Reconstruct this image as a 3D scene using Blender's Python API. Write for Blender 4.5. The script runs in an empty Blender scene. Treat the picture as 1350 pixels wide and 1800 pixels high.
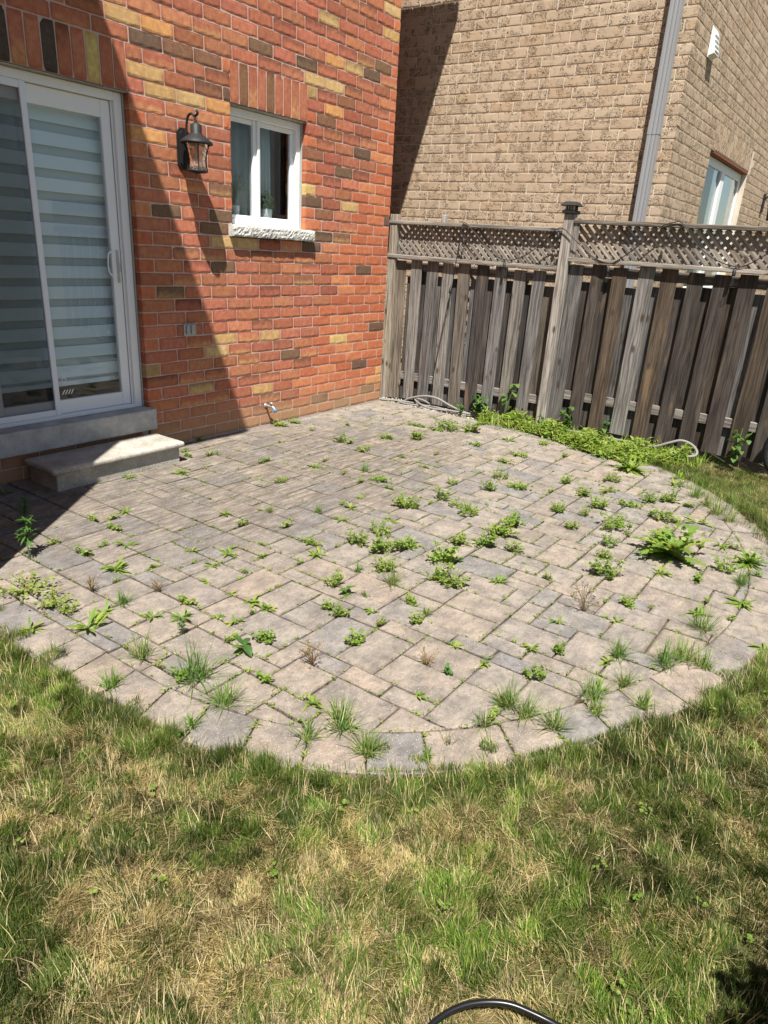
import bpy, bmesh, math, random
import numpy as np
from mathutils import Matrix, Vector

random.seed(7)
RNG = np.random.default_rng(7)
scene = bpy.context.scene
COL = scene.collection

# ------------------------------------------------------------------ camera
cam_data = bpy.data.cameras.new('camera')
cam = bpy.data.objects.new('camera', cam_data)
COL.objects.link(cam)
scene.camera = cam
yaw, pitch, roll = 0.9818327, 0.3773385, 0.0679971
fwd = Vector((math.sin(yaw) * math.cos(pitch), math.cos(yaw) * math.cos(pitch), -math.sin(pitch)))
r0 = Vector((math.cos(yaw), -math.sin(yaw), 0))
u0 = r0.cross(fwd)
rgt = math.cos(roll) * r0 + math.sin(roll) * u0
upv = -math.sin(roll) * r0 + math.cos(roll) * u0
R = Matrix((rgt, upv, -fwd)).transposed()
cam.matrix_world = Matrix.Translation((-6.42707, -4.59344, 1.62511)) @ R.to_4x4()
cam_data.sensor_fit = 'VERTICAL'
cam_data.sensor_height = 36.0
cam_data.lens = 36.0 * 1231.52 / 1800
cam_data.shift_x = -15.61 / 1800
cam_data.shift_y = 22.0 / 1800
cam_data.clip_start = 0.02
cam_data.clip_end = 2000

# ------------------------------------------------------------------ sky, sun, exposure
LIGHT = Vector((0.41, 0.305, -1.0)).normalized()
world = bpy.data.worlds.new('World')
scene.world = world
world.use_nodes = True
wn = world.node_tree.nodes
sky = wn.new('ShaderNodeTexSky')
sky.sky_type = 'NISHITA'
sky.sun_disc = False
sky.sun_elevation = math.asin(-LIGHT.z)
sky.sun_rotation = math.atan2(-LIGHT.x, -LIGHT.y)
sky.air_density = 1.1
sky.dust_density = 0.7
world.node_tree.links.new(sky.outputs[0], wn['Background'].inputs[0])
wn['Background'].inputs[1].default_value = 0.045
sun_data = bpy.data.lights.new('sun', 'SUN')
sun_data.energy = 5.0
sun_data.angle = math.radians(0.53)
sun_data.color = (1.0, 0.955, 0.88)
sun = bpy.data.objects.new('sun', sun_data)
COL.objects.link(sun)
sun.rotation_euler = LIGHT.to_track_quat('-Z', 'Y').to_euler()
sun.location = (-6, -6, 12)
scene.view_settings.view_transform = 'Standard'
scene.view_settings.look = 'None'
scene.view_settings.exposure = 1.1
scene.view_settings.gamma = 1.0
scene.view_settings.use_curve_mapping = False
scene.render.engine = 'CYCLES'
scene.cycles.use_denoising = True
scene.cycles.max_bounces = 8
scene.cycles.transparent_max_bounces = 12

# ------------------------------------------------------------------ helpers
def link(name, me, parent=None, matl=None):
    o = bpy.data.objects.new(name, me)
    COL.objects.link(o)
    if parent is not None:
        o.parent = parent
    if matl is not None and me is not None and len(me.materials) == 0:
        me.materials.append(matl)
    return o

def tag(o, label=None, cat=None, group=None, kind=None):
    if label: o['label'] = label
    if cat: o['category'] = cat
    if group: o['group'] = group
    if kind: o['kind'] = kind
    return o

def empty(name, loc=(0, 0, 0), parent=None):
    o = bpy.data.objects.new(name, None)
    COL.objects.link(o)
    o.location = loc
    o.empty_display_size = 0.1
    if parent is not None: o.parent = parent
    return o

class MB:
    """collects vertices and faces for one mesh"""
    def __init__(s): s.v = []; s.f = []; s.sm = []
    def add(s, vs, fs, smooth=False):
        b = len(s.v); s.v += [tuple(p) for p in vs]
        s.f += [tuple(i + b for i in f) for f in fs]; s.sm += [smooth] * len(fs)
        return s
    def box(s, x0, x1, y0, y1, z0, z1):
        return s.add([(x0,y0,z0),(x1,y0,z0),(x1,y1,z0),(x0,y1,z0),(x0,y0,z1),(x1,y0,z1),(x1,y1,z1),(x0,y1,z1)],
              [(3,2,1,0),(4,5,6,7),(0,1,5,4),(1,2,6,5),(2,3,7,6),(3,0,4,7)])
    def bbox(s, x0, x1, y0, y1, z0, z1, b=0.004, seg=1):
        bm = bmesh.new()
        bmesh.ops.create_cube(bm, size=1)
        for v in bm.verts:
            v.co = Vector(((x0+x1)/2 + v.co.x*(x1-x0), (y0+y1)/2 + v.co.y*(y1-y0), (z0+z1)/2 + v.co.z*(z1-z0)))
        bmesh.ops.bevel(bm, geom=bm.edges[:], offset=b, segments=seg, affect='EDGES', profile=0.5)
        bm.verts.index_update()
        s.add([v.co[:] for v in bm.verts], [[v.index for v in f.verts] for f in bm.faces])
        bm.free(); return s
    def lathe(s, prof, n=16, c=(0,0,0), smooth=True, sx=1, sy=1, rot=0.0):
        vs = []; fs = []
        for (r, z) in prof:
            for k in range(n):
                a = 2*math.pi*k/n + rot
                vs.append((c[0] + r*math.cos(a)*sx, c[1] + r*math.sin(a)*sy, c[2] + z))
        for i in range(len(prof)-1):
            for k in range(n):
                fs.append((i*n+k, i*n+(k+1) % n, (i+1)*n+(k+1) % n, (i+1)*n+k))
        return s.add(vs, fs, smooth)
    def tube(s, pts, r, n=8, smooth=True, cap=True):
        pts = [Vector(p) for p in pts]; m = len(pts)
        rs = r if isinstance(r, (list, tuple)) else [r]*m
        vs = []; fs = []; ref = None
        for i, p in enumerate(pts):
            t = (pts[min(i+1, m-1)] - pts[max(i-1, 0)]).normalized()
            if ref is None:
                ref = t.cross(Vector((0,0,1)))
                if ref.length < 0.1: ref = t.cross(Vector((1,0,0)))
            ref = (ref - t*ref.dot(t)).normalized(); b = t.cross(ref)
            for k in range(n):
                a = 2*math.pi*k/n
                vs.append(p + (ref*math.cos(a) + b*math.sin(a))*rs[i])
        for i in range(m-1):
            for k in range(n):
                fs.append((i*n+k, i*n+(k+1) % n, (i+1)*n+(k+1) % n, (i+1)*n+k))
        if cap:
            fs.append(tuple(range(n-1, -1, -1))); fs.append(tuple((m-1)*n+k for k in range(n)))
        return s.add(vs, fs, smooth)
    def mesh(s, name):
        me = bpy.data.meshes.new(name)
        me.from_pydata(s.v, [], s.f)
        if any(s.sm): me.polygons.foreach_set('use_smooth', s.sm)
        me.update(); return me
    def build(s, name, matl, parent=None):
        return link(name, s.mesh(name), parent, matl)

def spline(pts, k=6):
    """Catmull-Rom through points"""
    P = [Vector(p) for p in pts]; out = []
    for i in range(len(P)-1):
        a, b, c, d = P[max(i-1,0)], P[i], P[i+1], P[min(i+2,len(P)-1)]
        for j in range(k):
            t = j/k
            out.append(0.5*((2*b)+(c-a)*t+(2*a-5*b+4*c-d)*t*t+(3*b-a-3*c+d)*t**3))
    out.append(P[-1]); return out

# ------------------------------------------------------------------ materials
class NT:
    def __init__(s, name, rough=0.8, spec=0.3):
        s.m = bpy.data.materials.new(name); s.m.use_nodes = True
        s.t = s.m.node_tree; s.b = s.t.nodes['Principled BSDF']; s.out = s.t.nodes['Material Output']
        s.b.inputs['Roughness'].default_value = rough
        s.b.inputs['Specular IOR Level'].default_value = spec
    def n(s, typ, **kw):
        nd = s.t.nodes.new('ShaderNode' + typ)
        for k, v in kw.items():
            if k.startswith('i_'):
                key = k[2:]; key = int(key) if key.isdigit() else key.replace('_', ' ')
                s.put(nd.inputs[key], v)
            else: setattr(nd, k, v)
        return nd
    def put(s, inp, v):
        if isinstance(v, bpy.types.NodeSocket): s.t.links.new(v, inp)
        elif isinstance(v, bpy.types.Node): s.t.links.new(v.outputs[0], inp)
        else: inp.default_value = v
    def math(s, op, a, b=0.0, c=0.0, clamp=False):
        nd = s.t.nodes.new('ShaderNodeMath'); nd.operation = op; nd.use_clamp = clamp
        s.put(nd.inputs[0], a); s.put(nd.inputs[1], b); s.put(nd.inputs[2], c); return nd.outputs[0]
    def mix(s, fac, a, b, mode='MIX'):
        nd = s.t.nodes.new('ShaderNodeMix'); nd.data_type = 'RGBA'; nd.blend_type = mode; nd.clamp_result = False
        s.put(nd.inputs[0], fac)
        for i, v in ((6, a), (7, b)):
            s.put(nd.inputs[i], (*v, 1) if isinstance(v, tuple) and len(v) == 3 else v)
        return nd.outputs[2]
    def noise(s, vec, scale, detail=3.0, rough=0.55, dist=0.0, out=0):
        nd = s.n('TexNoise', i_Scale=scale, i_Detail=detail, i_Roughness=rough, i_Distortion=dist)
        if vec is not None: s.put(nd.inputs['Vector'], vec)
        return nd.outputs[out]
    def ramp(s, fac, stops):
        nd = s.t.nodes.new('ShaderNodeValToRGB'); s.put(nd.inputs[0], fac)
        e = nd.color_ramp.elements
        while len(e) < len(stops): e.new(0.5)
        for el, (p, c) in zip(e, stops):
            el.position = p; el.color = (*c, 1) if len(c) == 3 else c
        return nd.outputs[0]
    def step(s, v, lo, hi):
        nd = s.t.nodes.new('ShaderNodeMapRange'); nd.interpolation_type = 'SMOOTHSTEP'
        s.put(nd.inputs[0], v); nd.inputs[1].default_value = lo; nd.inputs[2].default_value = hi
        return nd.outputs[0]
    def mapv(s, vec, scale=(1,1,1), loc=(0,0,0)):
        nd = s.n('Mapping'); s.put(nd.inputs[0], vec); nd.inputs[3].default_value = scale; nd.inputs[1].default_value = loc
        return nd.outputs[0]
    def bump(s, h, strength=0.4, dist=0.002):
        nd = s.n('Bump', i_Strength=strength, i_Distance=dist); s.put(nd.inputs['Height'], h)
        s.t.links.new(nd.outputs[0], s.b.inputs['Normal']); return nd
    def color(s, v):
        s.put(s.b.inputs['Base Color'], (*v, 1) if isinstance(v, tuple) and len(v) == 3 else v)
    def pos(s): return s.n('NewGeometry').outputs['Position']
    def co(s, which='Object'): return s.n('TexCoord').outputs[which]
    def randvec(s):
        oi = s.n('ObjectInfo'); v = s.n('CombineXYZ')
        for k, m in enumerate((37.0, 91.0, 53.0)): s.put(v.inputs[k], s.math('MULTIPLY', oi.outputs['Random'], m))
        a = s.n('VectorMath', operation='ADD'); s.put(a.inputs[0], s.co('Object')); s.put(a.inputs[1], v)
        return a.outputs[0]

def plain(name, col, rough=0.6, spec=0.3, metal=0.0, bump=0.0, scale=60, var=0.12):
    t = NT(name, rough, spec); t.b.inputs['Metallic'].default_value = metal
    v = t.randvec(); nz = t.noise(v, scale, 4)
    t.color(t.mix(nz, tuple(c*(1-var) for c in col), tuple(min(1, c*(1+var)) for c in col)))
    if bump: t.bump(nz, bump, 0.002)
    return t.m

MAT = {}
# --- red clay brick; the fired colour of each brick is its object colour
def brick_red(name, island=False):
    t = NT(name, 0.82, 0.25)
    P = t.pos()
    if island:
        rnd = t.n('NewGeometry').outputs['Random Per Island']
        base = t.ramp(rnd, [(0, (.37,.105,.05)), (.35, (.42,.125,.06)), (.7, (.45,.145,.07)), (.82, (.50,.19,.085)), (.86, (.56,.36,.14)), (.93, (.13,.07,.045))])
        edge = 0.0
    else:
        oi = t.n('ObjectInfo'); base = oi.outputs['Color']
        g = t.n('SeparateXYZ'); t.put(g.inputs[0], t.co('Generated'))
        ex = t.math('ABSOLUTE', t.math('SUBTRACT', g.outputs[0], .5)); ez = t.math('ABSOLUTE', t.math('SUBTRACT', g.outputs[2], .5))
        wob = t.math('MULTIPLY', t.noise(P, 60, 2), .10)
        edge = t.math('MAXIMUM', t.step(t.math('ADD', ex, wob), .43, .55), t.step(t.math('ADD', ez, wob), .36, .56))
        # kiln burn along one long edge of some bricks
        rn = oi.outputs['Random']; zz = t.math('ADD', g.outputs[2], t.math('MULTIPLY', t.math('SUBTRACT', t.noise(P, 22, 3), .5), 1.1))
        b1 = t.math('MULTIPLY', t.step(rn, .80, .83), t.step(zz, .35, .95)); b2 = t.math('MULTIPLY', t.step(rn, .12, .09), t.step(zz, .65, .05))
        base = t.mix(t.math('MULTIPLY', b1, .75), base, t.mix(1.0, base, (.42, .46, .50), 'MULTIPLY'))
        base = t.mix(t.math('MULTIPLY', b2, .55), base, (.56, .30, .12))
    mott = t.noise(P, 26, 4, .6)
    streak = t.noise(t.mapv(P, (120, 120, 9)), 1.0, 3)
    c = t.mix(t.step(mott, .35, .7), base, t.mix(1.0, base, (1.22, 1.38, 1.35), 'MULTIPLY'))
    c = t.mix(t.math('MULTIPLY', t.step(streak, .45, .75), .45), c, t.mix(1.0, c, (.72, .66, .62), 'MULTIPLY'))
    c = t.mix(t.math('MULTIPLY', edge, .75), c, t.mix(1.0, c, (.74, .56, .52), 'MULTIPLY'))
    spk = t.step(t.noise(P, 330, 2, .5), .66, .72)
    c = t.mix(t.math('MULTIPLY', spk, .5), c, (.62, .48, .36))
    pit = t.step(t.noise(P, 210, 2, .5), .66, .70)
    c = t.mix(t.math('MULTIPLY', pit, .6), c, (.10, .04, .025))
    # soil splashed on the lowest courses
    z = t.n('SeparateXYZ'); t.put(z.inputs[0], P)
    low = t.math('MULTIPLY', t.step(t.math('ADD', z.outputs[2], t.math('MULTIPLY', t.noise(P, 7, 3), -.25)), .22, -.10), .75)
    c = t.mix(low, c, (.36, .23, .13))
    t.color(c)
    h = t.math('ADD', t.math('MULTIPLY', t.noise(P, 140, 5, .65), 1.0), t.math('MULTIPLY', t.noise(P, 35, 3), .8))
    t.bump(h, .34, .003)
    return t.m
MAT['brick_red'] = brick_red('red_clay_brick')
MAT['brick_red_island'] = brick_red('red_clay_brick_far', True)

def mortar(name, col):
    t = NT(name, 0.92, 0.15); P = t.pos()
    n1 = t.noise(P, 90, 4); n2 = t.noise(P, 6, 3)
    c = t.mix(n1, tuple(k*.78 for k in col), tuple(k*1.18 for k in col))
    c = t.mix(t.math('MULTIPLY', t.step(n2, .45, .7), .35), c, tuple(k*.6 for k in col))
    t.color(c); t.bump(t.noise(P, 220, 4, .7), .8, .004)
    return t.m
MAT['mortar_pink'] = mortar('pink_mortar', (.52, .385, .33))
MAT['mortar_grey'] = mortar('pale_mortar', (.60, .53, .44))

# --- tan brick with wormy drag-faced texture
def brick_tan(name, island=False):
    t = NT(name, 0.88, 0.2); P = t.pos()
    rnd = t.n('NewGeometry').outputs['Random Per Island'] if island else t.n('ObjectInfo').outputs['Random']
    base = t.ramp(rnd, [(0, (.39,.295,.205)), (.5, (.43,.33,.235)), (.8, (.455,.355,.255)), (.93, (.41,.30,.20))])
    vv = t.n('VectorMath', operation='ADD'); t.put(vv.inputs[0], P)
    off = t.n('CombineXYZ'); t.put(off.inputs[0], t.math('MULTIPLY', rnd, 17.0)); t.put(off.inputs[1], t.math('MULTIPLY', rnd, 31.0)); t.put(vv.inputs[1], off.outputs[0])
    V = vv.outputs[0]
    worm = t.math('ABSOLUTE', t.math('SUBTRACT', t.noise(V, 27, 2.0, .5, 1.3), .5))
    patch = t.step(t.noise(V, 10, 2), .42, .56)
    line = t.math('MULTIPLY', t.step(worm, .055, .018), patch)
    base = t.mix(t.noise(P, 150, 3), t.mix(1.0, base, (.86, .85, .84), 'MULTIPLY'), t.mix(1.0, base, (1.14, 1.14, 1.14), 'MULTIPLY'))
    t.color(t.mix(t.math('MULTIPLY', line, .80), base, (.13, .082, .048)))
    h = t.math('SUBTRACT', t.math('MULTIPLY', t.noise(P, 160, 4), .4), t.math('MULTIPLY', line, 1.6))
    t.bump(h, .8, .005)
    return t.m
MAT['brick_tan'] = brick_tan('tan_wormy_brick')
MAT['brick_tan_island'] = brick_tan('tan_wormy_brick_far', True)

def concrete(name, col, speck=.5, scale=1.0):
    t = NT(name, 0.9, 0.2); P = t.pos()
    n1 = t.noise(P, 9*scale, 5, .6); n2 = t.noise(P, 160*scale, 3); n3 = t.noise(P, 55*scale, 3)
    c = t.mix(t.step(n1, .3, .7), tuple(k*.76 for k in col), tuple(k*1.18 for k in col))
    c = t.mix(t.math('MULTIPLY', t.step(n2, .58, .68), speck), c, tuple(k*.45 for k in col))
    c = t.mix(t.math('MULTIPLY', t.step(n3, .62, .72), speck*.7), c, tuple(min(1, k*1.5) for k in col))
    t.color(c); t.bump(t.math('ADD', n2, t.math('MULTIPLY', n3, .8)), .9, .005)
    return t.m
MAT['concrete_step'] = concrete('exposed_sand_concrete', (.37, .34, .295), 1.0, .62)
MAT['concrete_sill'] = concrete('grey_cast_concrete', (.42, .42, .41), .35, .7)
MAT['stone_sill'] = concrete('rockfaced_limestone', (.56, .55, .51), 1.0, .8)

# --- concrete pavers
def paver_mat(name, island=False):
    t = NT(name, 0.9, 0.2); P = t.pos()
    rnd = t.n('NewGeometry').outputs['Random Per Island'] if island else t.n('ObjectInfo').outputs['Random']
    base = t.ramp(rnd, [(0, (.245,.222,.197)), (.2, (.27,.24,.208)), (.4, (.255,.225,.193)), (.58, (.28,.24,.20)), (.72, (.225,.212,.197)), (.88, (.19,.186,.184)), (1, (.295,.243,.197))])
    blot = t.noise(P, 9, 5, .62)
    c = t.mix(t.step(blot, .3, .7), t.mix(1.0, base, (.66, .66, .68), 'MULTIPLY'), t.mix(1.0, base, (1.17, 1.14, 1.10), 'MULTIPLY'))
    # two clay tones blended in the mix
    swirl = t.step(t.noise(P, 5.5, 4, .6, .6), .52, .68)
    c = t.mix(t.math('MULTIPLY', swirl, .28), c, (.31, .235, .175))
    # grime film over part of the terrace
    xyz = t.n('SeparateXYZ'); t.put(xyz.inputs[0], P)
    gx = t.math('MULTIPLY', t.math('ADD', xyz.outputs[0], 2.75), .75); gy = t.math('MULTIPLY', t.math('ADD', xyz.outputs[1], 1.05), 1.35)
    rad = t.math('SQRT', t.math('ADD', t.math('MULTIPLY', gx, gx), t.math('MULTIPLY', gy, gy)))
    film = t.step(t.math('ADD', rad, t.math('MULTIPLY', t.math('SUBTRACT', t.noise(P, 3.2, 5, .65), .5), 1.6)), 2.1, .9)
    film = t.math('MULTIPLY', film, t.step(t.noise(t.mapv(P, (5, 34, 20)), 1.0, 5, .7), .36, .62))
    c = t.mix(t.math('MULTIPLY', film, .9), c, (.115, .095, .08))
    dirt = t.step(t.noise(P, 2.1, 6, .68), .50, .75)
    c = t.mix(t.math('MULTIPLY', dirt, .5), c, (.125, .105, .085))
    ridge = t.noise(t.mapv(P, (26, 44, 20)), 1.0, 6, .72)
    c = t.mix(t.math('MULTIPLY', t.step(ridge, .56, .34), .55), c, t.mix(1.0, c, (.55, .54, .53), 'MULTIPLY'))
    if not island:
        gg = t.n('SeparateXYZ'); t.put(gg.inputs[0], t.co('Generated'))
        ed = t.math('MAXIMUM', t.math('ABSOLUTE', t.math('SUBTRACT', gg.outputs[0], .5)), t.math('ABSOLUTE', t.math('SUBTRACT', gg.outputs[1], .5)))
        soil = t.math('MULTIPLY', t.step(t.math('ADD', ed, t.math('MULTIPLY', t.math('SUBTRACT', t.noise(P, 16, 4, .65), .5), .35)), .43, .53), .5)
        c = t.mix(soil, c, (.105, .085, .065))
    dk = t.step(t.noise(P, 95, 2.5, .6), .56, .68)
    c = t.mix(t.math('MULTIPLY', dk, .5), c, (.12, .10, .085))
    lt = t.step(t.noise(P, 190, 2, .5), .64, .70)
    c = t.mix(t.math('MULTIPLY', lt, .55), c, (.62, .56, .48))
    t.color(c)
    h = t.math('ADD', t.math('ADD', t.math('MULTIPLY', t.noise(P, 170, 4, .7), .7), t.math('MULTIPLY', t.noise(P, 28, 3), .8)), t.math('MULTIPLY', ridge, 1.0))
    t.bump(h, 1.0, .006)
    return t.m
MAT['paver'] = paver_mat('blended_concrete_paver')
MAT['paver_island'] = paver_mat('blended_concrete_paver_far', True)

t = NT('joint_sand', 1.0, .1); P = t.pos()
c = t.ramp(t.noise(P, 40, 4), [(.3, (.045,.033,.022)), (.6, (.10,.075,.05)), (.75, (.16,.12,.08))])
c = t.mix(t.math('MULTIPLY', t.step(t.noise(P, 6, 4), .48, .62), .6), c, (.07, .09, .025))
t.color(c); t.bump(t.noise(P, 300, 3), .8, .003); MAT['joint_sand'] = t.m

t = NT('lawn_soil', 1.0, .1); P = t.pos()
c = t.ramp(t.noise(P, 18, 5, .65), [(.3, (.055,.042,.022)), (.5, (.12,.092,.05)), (.7, (.22,.17,.10))])
c = t.mix(t.step(t.noise(P, 1.7, 4), .42, .6), c, (.06, .075, .02))
t.color(c); t.bump(t.noise(P, 120, 4), .8, .01); MAT['lawn_soil'] = t.m

# --- weathered fence wood; local z runs along the board
def wood(name, island=False):
    t = NT(name, 0.85, 0.25)
    if island:
        V = t.pos(); base = t.ramp(t.n('NewGeometry').outputs['Random Per Island'], [(0,(.19,.165,.14)),(.5,(.15,.12,.10)),(1,(.22,.17,.125))])
    else:
        V = t.randvec(); base = t.n('ObjectInfo').outputs['Color']
    warp = t.n('VectorMath', operation='ADD'); t.put(warp.inputs[0], V)
    wv = t.n('VectorMath', operation='SCALE'); t.put(wv.inputs[0], t.noise(t.mapv(V, (6, 6, 2.2)), 1.0, 2, out=1)); t.put(wv.inputs['Scale'], .035); t.put(warp.inputs[1], wv.outputs[0])
    g1 = t.noise(t.mapv(warp.outputs[0], (62, 62, 2.2)), 1.0, 4, .6)
    g2 = t.noise(t.mapv(warp.outputs[0], (260, 260, 6)), 1.0, 3, .6)
    big = t.noise(t.mapv(V, (9, 9, 1.6)), 1.0, 4, .6)
    c = t.mix(t.step(g1, .30, .72), t.mix(1.0, base, (.42, .40, .39), 'MULTIPLY'), t.mix(1.0, base, (1.5, 1.5, 1.5), 'MULTIPLY'))
    c = t.mix(t.math('MULTIPLY', t.step(big, .52, .74), .55), c, t.mix(1.0, base, (.42, .38, .40), 'MULTIPLY'))
    c = t.mix(t.math('MULTIPLY', t.step(big, .42, .26), .45), c, (.26, .17, .10))
    c = t.mix(t.math('MULTIPLY', t.step(g2, .60, .72), .45), c, (.05, .04, .032))
    vor = t.n('TexVoronoi', feature='F1', i_Scale=1.0); t.put(vor.inputs['Vector'], t.mapv(V, (9, 9, 4.2)))
    knot = t.step(vor.outputs['Distance'], .22, .07)
    c = t.mix(t.math('MULTIPLY', knot, .85), c, (.045, .03, .02))
    t.color(c)
    t.bump(t.math('ADD', t.math('MULTIPLY', g1, .8), t.math('MULTIPLY', g2, .5)), .6, .004)
    return t.m
MAT['wood'] = wood('weathered_cedar')
MAT['wood_island'] = wood('weathered_cedar_far', True)

# --- glass panes
def glass(name, tint, refl=1.0, rough=0.0):
    t = NT(name); nt = t.t; nt.nodes.remove(t.b)
    tr = t.n('BsdfTransparent'); tr.inputs[0].default_value = (*tint, 1)
    gl = t.n('BsdfGlossy'); gl.inputs['Roughness'].default_value = rough
    lw = t.n('LayerWeight'); lw.inputs['Blend'].default_value = .5
    fac = t.math('MULTIPLY', t.math('MULTIPLY_ADD', t.math('POWER', lw.outputs['Facing'], 5.0), .96, .045), refl, clamp=True)
    ms = t.n('MixShader'); t.put(ms.inputs[0], fac); t.put(ms.inputs[1], tr); t.put(ms.inputs[2], gl)
    nt.links.new(ms.outputs[0], t.out.inputs[0]); return t.m
MAT['glass'] = glass('window_glass', (.88, .92, .93), 1.2)
MAT['glass_dim'] = glass('tinted_glass', (.80, .83, .84), 1.0)
t = NT('water_glass', .03, .5); t.b.inputs['Transmission Weight'].default_value = .9; t.b.inputs['IOR'].default_value = 1.35
t.color((.95, .82, .70)); vor = t.n('TexVoronoi', i_Scale=42.0); t.put(vor.inputs['Vector'], t.co('Object')); t.bump(vor.outputs['Distance'], .5, .01); MAT['lamp_glass'] = t.m
t = NT('insect_screen', .8, .1); nt = t.t
tr = t.n('BsdfTransparent'); ms = t.n('MixShader'); ms.inputs[0].default_value = .24
t.color((.045, .048, .052)); t.put(ms.inputs[1], tr.outputs[0]); t.put(ms.inputs[2], t.b.outputs[0]); nt.links.new(ms.outputs[0], t.out.inputs[0]); MAT['screen'] = t.m

MAT['white_vinyl'] = plain('white_vinyl', (.78, .79, .80), .35, .4, var=.04, scale=8)
MAT['white_metal'] = plain('white_painted_metal', (.74, .77, .82), .3, .5, var=.04, scale=8)
MAT['caulk'] = plain('grey_caulk', (.34, .34, .33), .8, .2, bump=.8, scale=90, var=.3)
MAT['blind_light'] = plain('blind_fabric', (.88, .92, .95), .8, .2, var=.05, scale=4)
MAT['blind_sheer'] = plain('blind_sheer_fabric', (.52, .57, .61), .8, .2, var=.05, scale=4)
MAT['curtain'] = plain('curtain_cloth', (.50, .53, .53), .9, .1, var=.1, scale=30)
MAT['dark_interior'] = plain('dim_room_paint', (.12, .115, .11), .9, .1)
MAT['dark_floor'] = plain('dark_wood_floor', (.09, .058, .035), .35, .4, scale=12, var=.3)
MAT['black_metal'] = plain('matte_black_metal', (.016, .016, .017), .55, .3, var=.2)
MAT['black_plastic'] = plain('black_plastic', (.018, .018, .02), .55, .35, var=.2)
MAT['black_rubber'] = plain('black_rubber', (.008, .008, .009), .30, .4, var=.3, scale=40)
MAT['grey_metal'] = plain('dull_galvanized_metal', (.42, .43, .44), .42, .5, .6, .2, 60)
MAT['downspout'] = plain('grey_brown_painted_metal', (.26, .265, .275), .4, .5, var=.06, scale=6)
MAT['steel'] = plain('satin_steel', (.6, .6, .6), .3, .5, .9)
MAT['grey_hose'] = plain('faded_grey_hose', (.20, .19, .18), .75, .2, 0, .3, 50, .25)
MAT['blue_paint'] = plain('blue_enamel', (.08, .20, .42), .5, .4)
MAT['vent_white'] = plain('chalky_white_plastic', (.72, .72, .70), .6, .3)
MAT['asphalt_shingle'] = plain('brown_shingles', (.12, .10, .09), .95, .1, 0, .6, 90, .4)
MAT['soffit'] = plain('brown_soffit', (.20, .15, .12), .6, .3)
MAT['rust_lintel'] = plain('rusty_steel_lintel', (.20, .075, .045), .8, .2, 0, .4, 50, .4)
MAT['gravel'] = plain('pale_gravel', (.50, .48, .45), .9, .2, 0, .5, 80, .35)
MAT['pot_white'] = plain('white_ceramic', (.78, .78, .76), .3, .5)
MAT['solar_panel'] = plain('smoked_solar_panel', (.03, .03, .035), .15, .6)
MAT['lens_plastic'] = plain('frosted_lens', (.55, .48, .36), .3, .4)

# --- foliage: leaf colour with light passing through
def leaf(name, stops, rough=.55, transl=.42, attr=None):
    t = NT(name, rough, .35)
    if attr:
        c = t.n('Attribute', attribute_name=attr).outputs['Color']
    else:
        rnd = t.math('FRACT', t.math('ADD', t.math('MULTIPLY', t.n('NewGeometry').outputs['Random Per Island'], .6), t.math('MULTIPLY', t.n('ObjectInfo').outputs['Random'], .9)))
        c = t.ramp(rnd, stops)
        c = t.mix(t.noise(t.pos(), 90, 2), t.mix(1.0, c, (.8, .8, .8), 'MULTIPLY'), t.mix(1.0, c, (1.2, 1.2, 1.15), 'MULTIPLY'))
    t.color(c)
    tl = t.n('BsdfTranslucent'); t.put(tl.inputs[0], t.mix(1.0, c, (1.15, 1.25, .7), 'MULTIPLY'))
    ms = t.n('MixShader'); ms.inputs[0].default_value = transl
    t.put(ms.inputs[1], t.b.outputs[0]); t.put(ms.inputs[2], tl.outputs[0]); t.t.links.new(ms.outputs[0], t.out.inputs[0])
    return t.m
MAT['leaf'] = leaf('weed_leaf', [(0, (.115,.205,.032)), (.4, (.165,.265,.038)), (.7, (.235,.32,.05)), (.88, (.32,.34,.09)), (1, (.085,.165,.03))])
MAT['leaf_dark'] = leaf('dark_weed_leaf', [(0, (.05,.12,.028)), (.5, (.08,.17,.033)), (1, (.125,.215,.04))])
MAT['leaf_yellow'] = leaf('yellowing_weed_leaf', [(0, (.22,.29,.06)), (.5, (.27,.32,.09)), (.85, (.19,.27,.05)), (1, (.33,.13,.06))])
MAT['leaf_dry'] = leaf('dried_weed', [(0, (.20,.12,.06)), (.5, (.30,.21,.09)), (.8, (.12,.06,.05)), (1, (.25,.26,.08))], .8, .15)
MAT['grass'] = leaf('grass_blade', None, .5, .30, 'blade')

# ================================================================== GROUND
g = MB(); g.add([(-90,-90,-.019),(90,-90,-.019),(90,90,-.019),(-90,90,-.019)], [(0,1,2,3)])
tag(g.build('lawn_ground', MAT['lawn_soil']), kind='structure')

# ================================================================== RED BRICK HOUSE
ROW, LEN, Z0 = 0.0945, 0.267, 0.01
RED_TONES = [(.375,.125,.070), (.395,.136,.076), (.355,.114,.065), (.41,.148,.083), (.385,.131,.078), (.365,.122,.066), (.335,.108,.063)]  # the clay's own reds, used on ordinary bricks all over the wall
YEL = [(-3.043,2.888),(-2.944,2.612),(-2.813,2.524),(-2.543,2.524),(-2.329,1.57),(-1.176,2.899),(-0.926,2.895),(-0.664,3.09),(-0.655,1.952),(-1.984,1.566),(-2.269,1.576),(-0.835,1.473),(-1.739,0.81),(-2.201,0.809),(-2.385,0.718),(-3.012,0.624),(-2.537,0.438),(-0.26,1.293),(-0.254,1.101),(-0.247,0.911),(-0.409,0.438),(-0.991,0.343),(-1.849,0.342),(-0.14,3.655),(-0.128,3.463),(-1.033,3.372)]
HALF_YEL = [(-2.782,2.891),(-2.951,2.241),(-2.287,2.524),(-0.912,3.086),(-0.916,2.705),(-1.173,2.145)]
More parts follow.
